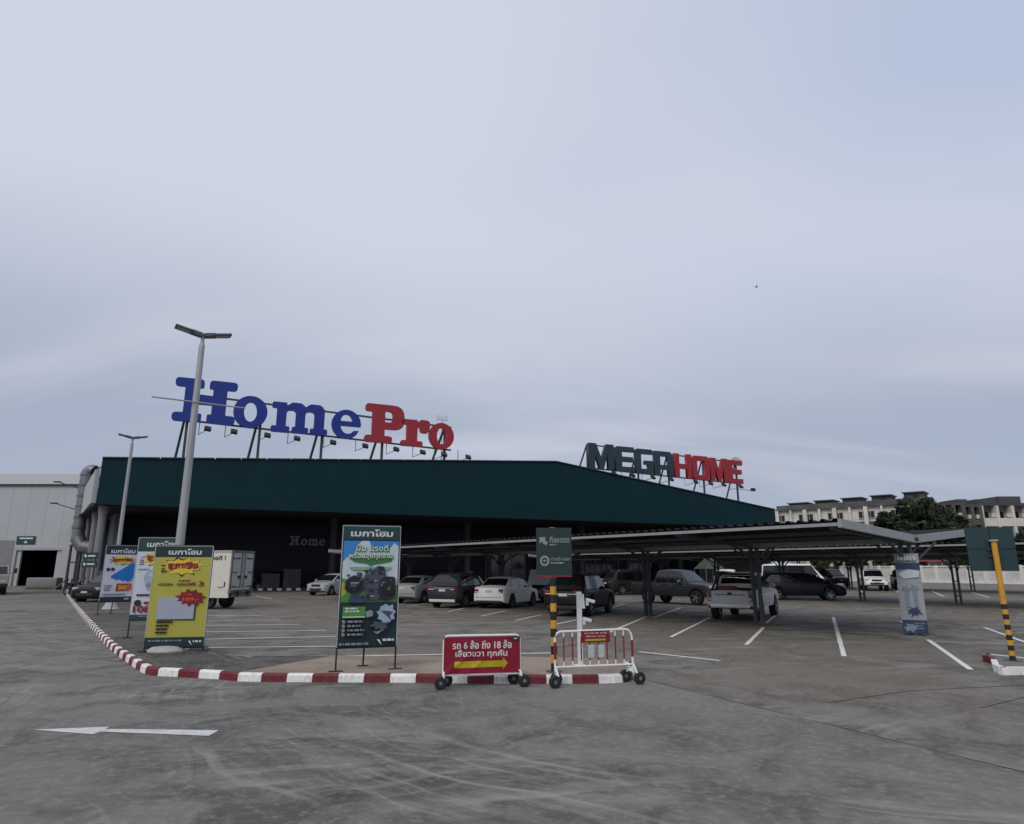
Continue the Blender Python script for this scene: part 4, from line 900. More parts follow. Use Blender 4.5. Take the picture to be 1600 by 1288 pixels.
mb = MB(); mb.lathe([(.16, .118), (.16, .135), (.07, .14)], 14); mb.build('base_plate', dark_steel, sg2)
z0, z1 = ZAT(1558, 893, b.y), ZAT(1555, 823, b.y); sw_ = 66 / 1085 * b.y / math.cos(R(18)) * .98
backg = mat('sign_back_green', S(24, 56, 62), .5, var=.05)
for i in (-1, 1):
    for j in (0, 1):
        mb = MB(); hz_ = (z1 - z0) / 2; mb.box((i * sw_ / 4 - .03, .11, z0 + hz_ * (j + .5)), (sw_ / 2 - .012, .03, hz_ - .012)); mb.build('sign_panel', backg, sg2)
mb = MB(); mb.box((-.03, .135, (z0 + z1) / 2), (sw_ - .03, .02, z1 - z0 - .03)); mb.build('sign_face', backg, sg2)
for z in (z0 + .3, z1 - .45):
    mb = MB(); mb.bar((-.12, .075, z), (.12, .075, z), .04, .03); mb.build('clamp', dark_steel, sg2)

# ================================================================== carport canopies
AX = Vector((-.602, .7985, 0)); BX = Vector((-.7985, -.602, 0))
can_light = mat('canopy_trim', (.30, .31, .32), .5, metal=.1, var=.08); can_dark = mat('canopy_sheet', (.022, .024, .027), .75, spec=.12, var=.15, vscale=.6); can_post = mat('canopy_post', (.085, .09, .10), .6, spec=.25, metal=.1, var=.12, vscale=3)
def canopy(label, c0, ncol, start, length, extra=0):
    """local frame: x along the row, y towards the left wing"""
    rz = math.atan2(AX.y, AX.x); t = thing('carport_canopy', label, 'canopy', (c0.x, c0.y, 0), rz, 'carport canopies in the car park')
    ysg = 1   # local +y is rotated x-axis by 90 degrees: (-.8, -.6)
    GZ, TZ = 2.72, 3.0; WL, WR = 4.2, 4.5
    for sg, wl, tz in ((1, WL, 3.00), (-1, WR, 3.06)):
        mb = MB(); n = int(length / .33); vs = []; fs = []
        for i in range(n):
            x = start + i * .33
            for dx, dz in ((0, .02), (.05, .085), (.13, .085), (.18, .02)):
                vs += [(x + dx, sg * .16, GZ + .04 + dz), (x + dx, sg * wl, tz + .04 + dz)]
        for i in range(len(vs) // 2 - 1):
            a = 2 * i; fs.append((a, a + 1, a + 3, a + 2) if sg < 0 else (a, a + 2, a + 3, a + 1))
        mb.add(vs, fs); rfp = mb.build('roof_wing', can_dark, t)
        mb = MB(); mb.bar((start - .05, sg * (wl + .03), tz - .035), (start + length + .1, sg * (wl + .03), tz - .035), .07, .085); mb.build('eaves_channel', can_light, t)
        for f in (.3, .62):
            mb = MB(); yy = sg * (.16 + (wl - .16) * f); zz_ = GZ + (tz - GZ) * f - .06; mb.bar((start, yy, zz_), (start + length, yy, zz_), .06, .10); mb.build('purlin', can_post, rfp)
        for xe in (start - .06, start + length + .06):
            mb = MB(); mb.bar((xe, sg * .02, GZ - .02), (xe, sg * (wl + .06), tz - .01), .22, .09, 0, Vector((1, 0, 0))); mb.build('end_trim', can_light, t)
    mb = MB()
    mb.box((start + length / 2, 0, GZ - .07), (length, .30, .14)); mb.build('gutter', can_light, t)
    mb = MB(); mb.box((start - .09, 0, GZ - .03), (.04, .26, .1)); mb.build('gutter_mouth', p_black, t)
    for k in range(ncol):
        x = k * 5.05
        mb = MB(); mb.box((x - .12, 0, GZ / 2 - .1), (.075, .15, GZ - .1)); mb.box((x + .12, 0, GZ / 2 - .1), (.075, .15, GZ - .1))
        for z in (.45, 1.2, 1.95): mb.box((x, 0, z), (.17, .1, .06))
        mb.box((x, 0, .012), (.5, .4, .024)); mb.box((x, 0, GZ - .17), (.42, .22, .05)); c_ = mb.build('column', can_post, t)
        for sg, wl, tz in ((1, WL, 3.00), (-1, WR, 3.06)):
            mb = MB(); ye = wl * .62; ze = GZ + (tz - GZ) * .62 - .12
            pts = [(x, sg * .08, 2.12)] + [(x, sg * (.08 + (ye - .08) * s_), 2.12 + (ze - 2.12) * (1 - (1 - s_) ** 2.6)) for s_ in (.15, .3, .45, .6, .8, 1)]
            mb.tube(pts, .042, 8); mb.build('brace', can_post, c_, True)
            mb = MB(); mb.tube([(x + .16 * sg, 0, 1.75), (x + .26 * sg, 0, 2.05), (x + .85 * sg, 0, GZ - .13)], .035, 8); mb.build('brace', can_post, c_, True)
            mb = MB(); mb.bar((x, sg * .1, GZ - .1), (x, sg * (wl - .05), tz - .09), .08, .12, 0); mb.build('rafter', can_post, c_)
    return t
c1 = Vector((11.60, 20.05, 0))
can1 = canopy('long butterfly roofed carport with a pale banner tied to its end column', c1, 7, -.25, 33.6)
b = on = None
c2 = Vector((23.72, 36.70, 0)) - AX * 5.05 * 2
can2 = canopy('butterfly roofed carport of the middle row, sheltering the black hatchback', c2, 9, -.6, 42)
c3 = Vector((38.07, 56.85, 0)) - AX * 5.05 * 3
can3 = canopy('butterfly roofed carport of the farthest row, in front of the white fence', c3, 9, -.6, 42)
p_bgrey = mat('print_blue_grey', S(116, 130, 148), .5, var=.15, vscale=6)
# hanging banner on the end column
hb = thing('column_banner', 'narrow pale blue advertising banner tied round the end column of the nearest carport', 'banner', (c1.x, c1.y, 0), R(-30))
zt, zb = ZAT(1425, 865, c1.y - .3), ZAT(1440, 992, c1.y - .3); W = .62; zb = max(zb, .06)
pale = mat('banner_pale_blue', S(150, 155, 163), .5, var=.07, vscale=3); pnavy = mat('print_navy', S(42, 56, 84), .5, var=.2, vscale=6)
mb = MB(); vs = []; fs = []; nx, nz = 8, 20
for j in range(nz + 1):
    for i in range(nx + 1):
        u, v = i / nx, j / nz; vs.append((-W / 2 + u * W, -.24 + .05 * (2 * u - 1) ** 2 + .012 * math.sin(9 * v + 3 * u), zb + v * (zt - zb)))
for j in range(nz):
    for i in range(nx): a = j * (nx + 1) + i; fs.append((a, a + 1, a + nx + 2, a + nx + 1))
mb.add(vs, fs); bp_ = mb.build('banner_sheet', pale, hb, True)
Q = Print(bp_, W, zt - zb, zb, -.250)
Q.rect('header_band', .0, .80, 1, .88, pnavy); Q.text('เมกา', .5, .93, .7, .07, white_print, .03); Q.poly('picture', rnd_poly([(.04, .74), (.5, .8), (.96, .78), (.9, .70), (.3, .68)], .03), p_cloud)
Q.poly('picture', star(.34, .55, .2, .05, 6, .5, .3, .2), p_bgrey); Q.poly('picture', star(.68, .56, .18, .05, 6, .5, .1, .2), p_bgrey)
Q.rect('picture', .26, .32, .42, .52, p_bgrey); Q.rect('picture', .60, .32, .76, .53, p_bgrey)
Q.poly('picture', star(.55, .27, .36, .07, 8, .5, .4, .25), pnavy); Q.rect('footer_band', 0, 0, 1, .165, pnavy); Q.poly('picture', star(.34, .07, .28, .055, 7, .7, .4, .2), p_bgrey); Q.lines(.5, .12, .4, 3, .016, p_bgrey); Q.lines(.1, .90, .8, 1, .012, pnavy)
# ================================================================== boundary fence
fw = mat('fence_white', (.70, .68, .66), .7, var=.06, vscale=1, dirt=.35, dirtcol=(.25, .235, .215)); fdk = mat('fence_recess', (.58, .565, .55), .8, var=.1, vscale=1.5, dirt=.4, dirtcol=(.2, .19, .17))
FA, FB = G(1336, 908.6), G(1597, 913.2); fdv = (FB - FA).normalized(); fence = thing('boundary_fence', 'long white precast concrete panel fence behind the car park on the right', 'fence', (FA.x, FA.y, 0), math.atan2(fdv.y, fdv.x))
PW = 2.05; HF = 2.25
pm = MB(); pm.box((PW / 2, .06, HF / 2), (PW - .2, .08, HF), 1)
pm.box((PW / 2, 0, HF - .09), (PW - .16, .2, .18)); pm.box((PW / 2, 0, .15), (PW - .16, .2, .3))
for sx in (.17, PW - .17): pm.box((sx, 0, HF / 2), (.16, .18, HF - .02))
pme = pm.mesh('fence_panel', [fw, fdk]); qm = MB(); qm.box((0, .02, HF / 2 + .04), (.2, .26, HF + .08)); qme = qm.mesh('fence_post', fw)
for i in range(-22, 34): obj('fence_panel', pme, fence, (i * PW, 0, 0)); obj('fence_post', qme, fence, (i * PW, 0, 0))

# ================================================================== apartment blocks
ap_w = mat('apartment_white', (.62, .60, .56), .85, var=.10, vscale=.25, dirt=.5, dirtcol=(.16, .145, .12)); ap_d = mat('apartment_stained', (.10, .097, .093), .9, var=.3, vscale=.5, dirt=.5, dirtcol=(.03, .028, .025))
ap_box = mat('roof_room_brown', (.075, .074, .078), .9, var=.3, vscale=.5); win_d = mat('window_black', (.012, .013, .015), .2, spec=.5); sheet_g = mat('roof_room_sheet', (.05, .055, .065), .6)
def local(o, p):
    return o.matrix_basis.inverted() @ p
YA, YB = 175., 152.                                     # the row runs from far (left) to near (right)
pa, pb = AT(1216, 812, YA), AT(1462, 812, YB); d = pb - pa; d.z = 0; Lr = d.length; rz = math.atan2(d.y, d.x)
row = thing('apartment_row', 'long stained white apartment row with dark rooftop rooms beyond the car park', 'building', (pa.x, pa.y, 0), rz); row.matrix_basis = Matrix.Translation((pa.x, pa.y, 0)) @ Matrix.Rotation(rz, 4, 'Z')
ztop = ZAT(1216, 797, YA); NB = 10; BW = Lr / NB
mb = MB(); mb.box((Lr / 2, 5, ztop / 2), (Lr, 10, ztop)); mb.build('main_wall', ap_w, row)
mb = MB(); mb.box((Lr / 2, -.35, ztop - .2), (Lr + .6, 1.1, .4)); mb.box((Lr / 2, -.1, ztop + .4), (Lr + .2, .3, 1.1)); mb.box((Lr / 2, -.25, ztop - 4.1), (Lr + .4, .9, .3)); mb.box((Lr / 2, -.25, ztop - 8.0), (Lr + .4, .9, .3)); mb.build('stained_cornice', ap_d, row)
for i in range(NB + 1):
    mb = MB(); mb.box((i * BW, -.45, ztop / 2), (.5 if i % 2 else .9, .9, ztop - .5)); mb.build('pilaster', ap_w, row)
for st_ in range(3):
    for i in range(NB):
        x = (i + (.24 if i % 2 == 0 else .76)) * BW; z = ztop - 2.3 - st_ * 3.9
        mb = MB()
        for dx in (-.95, .95): mb.box((x + dx, -.06, z), (.14, .14, 1.7))
        mb.box((x, -.06, z + .85), (2.0, .14, .14)); mb.box((x, -.12, z - .88), (2.2, .3, .12)); mb.box((x, -.06, z), (.08, .12, 1.6)); w = mb.build('window', fdk, row)
        mb = MB(); mb.box((x, -.012, z), (1.85, .03, 1.6)); mb.build('pane', win_d, w)
for px0, px1, pyt in ((1230, 1262, 787), (1271, 1303, 783), (1314, 1348, 779), (1360, 1395, 775), (1411, 1447, 770)):
    def hit(px):
        r_ = ray(px, 790); n_ = Vector((-d.y, d.x, 0)); t_ = (pa - CAMP).dot(n_) / r_.dot(n_); return local(row, CAMP + r_ * t_).x, (CAMP + r_ * t_).y
    (xa, ya), (xb, yb) = hit(px0), hit(px1); ztp = ZAT(px0, pyt, (ya + yb) / 2)
    mb = MB(); mb.box(((xa + xb) / 2, 3, (ztop + ztp) / 2), (xb - xa - .6, 5, ztp - ztop)); rr_ = mb.build('roof_room', ap_box, row)
    mb = MB(); mb.box(((xa + xb) / 2, 2.9, ztp + .12), (xb - xa, 6, .24)); mb.build('roof_sheet', sheet_g, rr_)
    mb = MB(); mb.box(((xa + xb) / 2 + .5, .48, (ztop + ztp) / 2), (1.0, .06, (ztp - ztop) * .6)); mb.build('opening', win_d, rr_)
# middle dark block and right block with balconies
def block(px0, px1, pyt, Y, label, wallm, bays, floors, roofm, yaw=0., balc=True):
    a, b2 = AT(px0, 860, Y), AT(px1, 860, Y); w = (b2 - a).length; zt_ = ZAT((px0 + px1) / 2, pyt, Y)
    t = thing('apartment_block', label, 'building', (a.x, a.y, 0), yaw); mb = MB(); mb.box((w / 2, 6, zt_ / 2), (w, 10, zt_)); mb.build('main_wall', wallm, t)
    mb = MB(); mb.box((w / 2, 5.4, zt_ + .25), (w + 1, 12, .5)); mb.build('roof_slab', roofm, t)
    fh = 3.6; bw_ = w / bays
    for f in range(floors):
        z0_ = zt_ - (f + 1) * fh
        mb = MB(); mb.box((w / 2, .2, z0_ + .15), (w, 2.0, .3)); mb.build('balcony_floor', wallm, t)
        for i in range(bays):
            mb = MB(); mb.box((bw_ * (i + .5), -.72, z0_ + .85), (bw_ - .5, .15, 1.15)); mb.build('balcony_front', wallm, t)
            mb = MB(); mb.box((bw_ * (i + .5), .97, z0_ + 1.9), (bw_ - .9, .1, 2.6)); mb.build('balcony_opening', win_d, t)
            mb = MB(); mb.box((bw_ * (i + .5) - .3, .3, z0_ + 2.9), (bw_ * .55, .06, .5)); mb.build('awning', ap_d, t)
    for i in range(bays):
        mb = MB(); mb.box((bw_ * (i + .8), -.5, zt_ - fh + 1.9), (1.0, .5, .7)); mb.box((bw_ * (i + .25), -.5, zt_ - 2 * fh + 1.9), (1.0, .5, .7)); mb.build('cooling_unit', fdk, t)
    for i in range(bays + 1):
        mb = MB(); mb.box((bw_ * i, -.1, zt_ / 2), (.5, 1.7, zt_ - .02)); mb.build('pier', wallm, t)
    return t, w, zt_
t, w, z = block(1539, 1660, 791, 120, 'pale apartment block with open balconies at the right edge of the view', ap_w, 5, 4, sheet_g)
mb = MB(); mb.box((w * .2, 4, z + .9), (4, 6, .9)); mb.box((w * .46, 3.6, z + 1.1), (4, 6, 1.4)); mb.build('roof_room', ap_box, t)
grim = mat('apartment_grimy', (.11, .105, .1), .9, var=.3, vscale=.4, dirt=.6, dirtcol=(.03, .03, .03))
t, w, z = block(1480, 1510, 790, 119, 'narrow grimy apartment block between the pale block and the big tree', grim, 2, 4, ap_box)
t, w, z = block(1511, 1537, 793, 119.4, 'dark stair block set back beside the pale balconied block', ap_d, 2, 4, ap_box, 0); mb = MB(); mb.box((w * .5, 4, z + .95), (1.8, 5, 1.3)); mb.build('roof_room', ap_box, t)
# red roofed shelter beyond the fence
ra_, rb_ = AT(1425, 874, 96), AT(1474, 874, 96); zr0, zr1 = ZAT(1450, 876, 96), ZAT(1450, 864, 96); wr = rb_.x - ra_.x
shd = thing('shelter', 'low shelter with a red sheet roof beyond the white fence', 'shelter', (ra_.x, 96, 0)); red_roof = mat('red_roof_sheet', S(156, 62, 54), .6, var=.15)
mb = MB(); mb.add([(0, -.5, zr0), (wr, -.5, zr0), (wr - .8, 4, zr1), (.8, 4, zr1), (0, -.5, zr0 - .15), (wr, -.5, zr0 - .15), (wr - .8, 4, zr1 - .15), (.8, 4, zr1 - .15)], [(0, 1, 2, 3), (7, 6, 5, 4), (0, 4, 5, 1), (1, 5, 6, 2), (2, 6, 7, 3), (3, 7, 4, 0)]); mb.build('roof', red_roof, shd)
for x in (.3, wr / 2, wr - .3):
    mb = MB(); mb.bar((x, 0, 0), (x, 0, zr0), .16); mb.build('post', white_clad, shd)
mb = MB(); mb.box((wr / 2, 3.5, zr0 / 2), (wr - .4, .2, zr0 - .1)); mb.build('back_wall', black_wall, shd)

# ================================================================== trees
def leafmat(name, c1_, c2_):
    m = bpy.data.materials.new(name); m.use_nodes = True; t = m.node_tree; b = t.nodes['Principled BSDF']; b.inputs['Roughness'].default_value = .65; b.inputs['Specular IOR Level'].default_value = .25
    ge = t.nodes.new('ShaderNodeNewGeometry'); mx = t.nodes.new('ShaderNodeMix'); mx.data_type = 'RGBA'; t.links.new(ge.outputs['Random Per Island'], mx.inputs[0]); mx.inputs[6].default_value = (*c1_, 1); mx.inputs[7].default_value = (*c2_, 1); t.links.new(mx.outputs[2], b.inputs['Base Color'])
    MATS[name] = m; return m
leaf_d = leafmat('leaf_dark', (.016, .026, .014), (.040, .055, .026)); leaf_m = leafmat('leaf_mid', (.028, .045, .016), (.07, .09, .032)); bark = mat('bark', (.06, .05, .04), .95, var=.3, vscale=4); pale_bark = mat('pale_bark', (.42, .41, .38), .8, var=.15, vscale=3)
def tree(label, px, Y, py_top, wpx, lm, trunk_r=.28, nleaf=5000, leaf=.34, py_base=None, bm_=bark, lowfrac=.28, group='trees beyond the white fence'):
    b = AT(px, 880, Y); zt_ = ZAT(px, py_top, Y); cr = wpx / 2 / 1060 * Y; z0_ = zt_ * lowfrac
    t = thing('tree', label, 'tree', (b.x, Y, 0), random.uniform(0, 6), group)
    mb = MB(); lx, ly = random.uniform(-.3, .3), random.uniform(-.3, .3)
    mb.tube([(0, 0, -.1), (lx * .4, ly * .3, zt_ * .3), (lx, ly, zt_ * .6), (lx * 1.2, ly, zt_ * .86)], [trunk_r, trunk_r * .8, trunk_r * .5, trunk_r * .15], 9)
    limbs = []
    for k in range(8):
        a = k * 2.4 + random.random(); zs_ = zt_ * random.uniform(.3, .6); e = Vector((math.cos(a) * cr * random.uniform(.5, .85), math.sin(a) * cr * random.uniform(.5, .85), min(zt_ * .92, zs_ + zt_ * random.uniform(.12, .35)))); limbs.append(e)
        mb.tube([(lx * .6, ly * .6, zs_), (e.x * .5, e.y * .5, zs_ + (e.z - zs_) * .65), e], [trunk_r * .42, trunk_r * .28, trunk_r * .08], 6)
    mb.build('trunk', bm_, t, True)
    # leaf clumps
    rs = np.random.default_rng(int(px * 7 + Y)); nc = 60; cl = []
    for k in range(nc):
        u = rs.normal(size=3); u /= np.linalg.norm(u); rad = rs.uniform(.35, 1.08) ** .6
        cl.append((u[0] * cr * rad * .86, u[1] * cr * rad * .86, z0_ + (zt_ - z0_) * (.5 + .44 * u[2] * rad), cr * rs.uniform(.08, .26)))
    for e in limbs: cl.append((e.x, e.y, e.z, cr * .26))
    cl = np.array(cl); idx = rs.integers(0, len(cl), nleaf); c = cl[idx]
    u = rs.normal(size=(nleaf, 3)); u /= np.linalg.norm(u, axis=1)[:, None]; rad = rs.uniform(.25, 1, nleaf) ** .5
    p = c[:, :3] + u * (c[:, 3] * rad)[:, None] * np.array([1, 1, .75]); p[:, 2] = np.clip(p[:, 2], z0_ * .5, zt_ * 1.02)
    a1 = rs.normal(size=(nleaf, 3)); a1 /= np.linalg.norm(a1, axis=1)[:, None]; a2 = np.cross(a1, rs.normal(size=(nleaf, 3))); a2 /= np.linalg.norm(a2, axis=1)[:, None]
    s1 = leaf * rs.uniform(.6, 1.3, nleaf)[:, None]; s2 = s1 * .55
    V = np.stack([p - a1 * s1, p + a2 * s2, p + a1 * s1, p - a2 * s2], 1).reshape(-1, 3); me = bpy.data.meshes.new('crown'); F = np.arange(nleaf * 4).reshape(-1, 4)
    me.from_pydata(V.tolist(), [], F.tolist()); me.materials.append(lm); obj('crown', me, t); return t
tree('big dense dark tree rising in front of the stained apartment row', 1438, 112, 783, 128, leaf_d, .5, 12000, .42, lowfrac=.3)
tree('dark bushy tree to the right of the big dense tree, below the grimy block', 1508, 110, 808, 64, leaf_d, .3, 4500, .36)
tree('rounded dark tree behind the green sign back at the right edge', 1590, 108, 832, 60, leaf_d, .3, 4500, .36)
tree('low green tree behind the pale tree trunk, beyond the fence', 1352, 104, 856, 66, leaf_m, .25, 5000, .32, bm_=pale_bark, lowfrac=.2)
tree('green bushy tree above the white van, beyond the fence', 1292, 108, 858, 58, leaf_m, .25, 4500, .32, lowfrac=.2)
tree('green tree just left of the red roofed shelter', 1400, 103, 855, 54, leaf_m, .25, 4500, .32, lowfrac=.22)
tree('low green tree right of the red roofed shelter', 1506, 104, 862, 46, leaf_m, .22, 3500, .3, lowfrac=.2)
b = AT(1362, 884, 100); pt = thing('tree', 'bare pale tree trunk with forked branches standing just behind the fence', 'tree', (b.x, 100, 0))
mb = MB(); mb.tube([(0, 0, 0), (-.1, 0, 2), (-.25, 0, 4.4)], [.28, .24, .16], 10); mb.tube([(-.15, 0, 2.8), (.9, .1, 3.6), (1.5, .2, 4.5)], [.12, .1, .05], 8); mb.tube([(-.1, 0, 2.2), (-.8, -.1, 3.2), (-1.5, 0, 4.0)], [.12, .09, .05], 8); mb.build('trunk', pale_bark, pt, True)
lv = MB(); rs = random.Random(4)
for c_ in ((-1.5, 0, 4.1), (1.5, .2, 4.6), (-.25, 0, 4.7)):
    for k in range(70):
        p = Vector(c_) + Vector((rs.gauss(0, .35), rs.gauss(0, .35), rs.gauss(0, .25))); a = Vector((rs.gauss(0, 1), rs.gauss(0, 1), rs.gauss(0, 1))).normalized() * .16; q = a.cross(Vector((.2, .5, .8))).normalized() * .09; lv.add([p - a, p + q, p + a, p - q], [(0, 1, 2, 3)])
lv.build('crown', leaf_m, pt)

# ================================================================== vehicles
tyre_m = mat('tyre_black', (.012, .012, .012), .8, var=.2, vscale=12); rim_m = mat('alloy_rim', (.30, .31, .32), .35, metal=.7); rim_d = mat('dark_rim', (.06, .06, .065), .45, metal=.5)
glass_m = mat('tinted_glass', (.010, .011, .013), .06, var=.05, spec=.7); trim_m = mat('black_trim', (.014, .014, .015), .55); under_m = mat('underbody', (.006, .006, .006), .9)
hl_m = mat('headlamp_glass', (.42, .44, .46), .12, var=.05, spec=.8); tl_m = mat('tail_lamp_red', (.20, .012, .015), .2, var=.1, spec=.6); rv_m = mat('reverse_lamp', (.6, .6, .6), .25); chrome = mat('chrome_trim', (.5, .51, .52), .2, metal=.9); plate_m = mat('plate_white', (.55, .55, .54), .5)
def dark_paint(name, c): return mat(name, c, .4, var=.05, vscale=1.5, coat=.08, spec=.22, dirt=.05, dirtcol=(.05, .045, .04))
def paint(name, c): return mat(name, c, .38, var=.05, vscale=1.5, coat=.22, spec=.35, dirt=.08, dirtcol=(.12, .11, .1))
WHEELS = {}
def wheel_mesh(r, w, rim):
    key = (round(r, 3), round(w, 3), rim.name)
    if key in WHEELS: return WHEELS[key]
    mb = MB(); ri = r * .66
    mb.lathe([(ri, -w / 2), (r * .94, -w / 2), (r, -w * .38), (r, w * .38), (r * .94, w / 2), (ri, w / 2), (ri, -w / 2)], 26, (0, 0, 0), 'y'); ty = mb.mesh('wheel', tyre_m, True)
    mb = MB(); mb.lathe([(ri, -w * .5), (ri * .9, -w * .46), (ri * .88, -w * .2), (ri * .2, -w * .1), (0, -w * .1)], 22, (0, 0, 0), 'y', 1); mb.lathe([(ri, w * .5), (ri * .9, w * .46), (ri * .88, w * .2), (ri * .2, w * .1), (0, w * .1)], 22, (0, 0, 0), 'y', 1)
    for k in range(5):
        a = 2 * math.pi * k / 5
        for sg in (-1, 1):
            mb.bar((0, sg * w * .36, 0), (ri * .93 * math.cos(a), sg * w * .45, ri * .93 * math.sin(a)), r * .17, .03, 0, Vector((0, 1, 0)))
    for sg in (-1, 1): mb.lathe([(0, sg * w * .47), (r * .16, sg * w * .46), (r * .18, sg * w * .3)], 12, (0, 0, 0), 'y')
    rm_ = mb.mesh('rim', [rim, rim_d], False); WHEELS[key] = (ty, rm_); return ty, rm_
def interp(keys, x):
    if x <= keys[0][0]: return keys[0][1]
    for (a, za), (b, zb_) in zip(keys, keys[1:]):
        if x <= b:
            u = (x - a) / (b - a); return za + (zb_ - za) * u
    return keys[-1][1]
def smooth_keys(keys, x, r=.07): return (interp(keys, x - r) + interp(keys, x + r) + 2 * interp(keys, x)) / 4
def car(name, label, cat, px, py, head, sp, paintm, anchor='rear', rim=rim_m, group=None, sc=1.0):
    """local frame: +x forward, origin on the ground under the middle of the body"""
    L, W, H = sp['L'], sp['W'], sp['H']; hd_ = Vector((head[0], head[1], 0)).normalized(); g = G(px, py)
    off = {'rear': L / 2, 'front': -L / 2, 'mid': 0}[anchor] * sc; o = g + hd_ * off
    t = thing(name, label, cat, (o.x, o.y, 0), math.atan2(hd_.y, hd_.x), group); t.scale = (sc, sc, sc)
    hw = W / 2; Rw = sp['R']; xf, xr = sp['xf'], sp['xr']; zb_ = sp.get('zb', .22); belt = sp['belt']; top = sp['top']; bed = sp.get('bed')
    # lower body
    xs = list(np.linspace(-L / 2, L / 2, int(L / .07))); xs = sorted(set([round(x, 4) for x in xs] + [round(-L / 2 + e, 4) for e in (.01, .03, .07, .12, .2)] + [round(L / 2 - e, 4) for e in (.01, .03, .07, .12, .2)]))
    rows = []
    for x in xs:
        e = min(x + L / 2, L / 2 - x); re = .42; k = math.sqrt(max(0, 1 - (1 - min(e, re) / re) ** 2)); front = x > 0
        h = hw * (.80 + .20 * k) if front else hw * (.87 + .13 * k); zt_ = smooth_keys(top, x); zt_ -= (1 - k) * (.10 if front else .06); zl = zb_ + (1 - k) * .10
        for xa in (xf, xr):
            dx = abs(x - xa); Ra = Rw + .055
            if dx < Ra: zl = max(zl, Rw + math.sqrt(Ra * Ra - dx * dx))
        zl = min(zl, zt_ - .12); zm = zl + (zt_ - zl) * .52
        inb = bed and bed[0] < x < bed[1]
        half = [(0, zl), (h * .80, zl), (h * .97, zl + .03), (h, min(zl + .14, zm)), (h * 1.0, zm), (h * .985, zt_ - .09), (h * .955, zt_ - .015)]
        half += [(h * .87, zt_), (h * .86, bed[2]), (0, bed[2])] if inb else [(h * .87, zt_ + .004), (h * .5, zt_ + .025), (0, zt_ + .03)]
        rows.append((x, half))
    nh = len(rows[0][1]); ring = [(1, i) for i in range(nh)] + [(-1, i) for i in range(nh - 2, 0, -1)]; nr = len(ring); vs = []
    for x, half in rows:
        for sg, i in ring: vs.append((x, -sg * half[i][0], half[i][1]))
    fs = []; ms = []
    for a in range(len(rows) - 1):
        for i in range(nr):
            j = (i + 1) % nr; fs.append((a * nr + i, (a + 1) * nr + i, (a + 1) * nr + j, a * nr + j)); ii = min(ring[i][1], ring[j][1]); 
            clad = sp.get('clad') and ii == 2
            inb = bed and bed[0] < rows[a][0] < bed[1] and ii >= 7
            ms.append(1 if (ii <= 1 or clad or inb) else 0)
    fs += [tuple(range(nr))[::-1], tuple((len(rows) - 1) * nr + i for i in range(nr))]; ms += [0, 0]
    mb = MB(); mb.v = vs; mb.f = fs; mb.m = ms; bm_ = bmesh.new(); me = mb.mesh('body', [paintm, under_m], True, 40)
    bm_.from_mesh(me); bmesh.ops.recalc_face_normals(bm_, faces=bm_.faces); bm_.to_mesh(me); bm_.free(); me.polygons.foreach_set('use_smooth', [True] * len(me.polygons)); me.set_sharp_from_angle(angle=R(40)); obj('body', me, t)
    # cabin
    x4, x3, x2, x1 = sp['cab']; zr_ = H; xm = (x2 + x3) / 2; prof = sorted([(x4, belt), (x3, zr_ - .05), ((x3 + xm) / 2, zr_ - .012), (xm, zr_), ((x2 + xm) / 2, zr_ - .015), (x2, zr_ - .06), (x1, belt)])
    yb0, yt0 = hw * .935, hw * sp.get('tuck', .74)
    def ys(z): return yb0 + (yt0 - yb0) * max(0, (z - belt)) / (H - belt)
    cx_ = sorted(set([round(q, 3) for q in np.linspace(x4, x1, 34)] + [round(q[0], 3) for q in prof])); rows = []
    for x in cx_:
        z = smooth_keys(prof, x, .05) if x4 + .06 < x < x1 - .06 else interp(prof, x); zz_ = max(z, belt + .002)
        rows.append((x, [(yb0, belt - .08), (ys(zz_ - min(.09, (zz_ - belt) * .5)), zz_ - min(.09, (zz_ - belt) * .5)), (ys(zz_) - .035, zz_ - .02 * min(1, (zz_ - belt) * 5)), (ys(zz_) - .11, zz_), (ys(zz_) * .5, zz_ + .02), (0, zz_ + .026)]))
    nh = 6; ring = [(1, i) for i in range(nh)] + [(-1, i) for i in range(nh - 2, -1, -1)]; nr = len(ring); vs = [(x, -sg * half[i][0], half[i][1]) for x, half in rows for sg, i in ring]; fs = []
    for a in range(len(rows) - 1):
        for i in range(nr - 1): fs.append((a * nr + i, (a + 1) * nr + i, (a + 1) * nr + i + 1, a * nr + i + 1))
    mb = MB(); mb.add(vs, fs); mb.build('cabin', sp.get('roofm', paintm), t, True, 50)
    def zc(x): return smooth_keys(prof, x, .05) if x4 + .06 < x < x1 - .06 else interp(prof, x)
    def screen(nm, xa, xb, inset):
        n = 7; vs = []; fs = []; m_ = 7
        for a in range(n + 1):
            x = xa + (xb - xa) * a / n; z = max(zc(x), belt + .002); y0 = ys(z) - .11 - inset
            sl = Vector((-(zc(x + .02) - zc(x - .02)), 0, .04)).normalized() * .012
            for c_ in range(m_ + 1):
                f = -1 + 2 * c_ / m_; y = f * y0; full = ys(z); zz_ = z + .026 * (1 - abs(y) / full) + .0
                vs.append((x + sl.x, y, zz_ + sl.z))
        for a in range(n):
            for c_ in range(m_): q = a * (m_ + 1) + c_; fs.append((q, q + m_ + 1, q + m_ + 2, q + 1) if xb < xa else (q, q + 1, q + m_ + 2, q + m_ + 1))
        mb = MB(); mb.add(vs, fs); return mb.build(nm, glass_m, t, True)
    if not sp.get('flatfront'): screen('windshield', x2 + (x1 - x2) * .10, x1 - (x1 - x2) * .10, -.03)
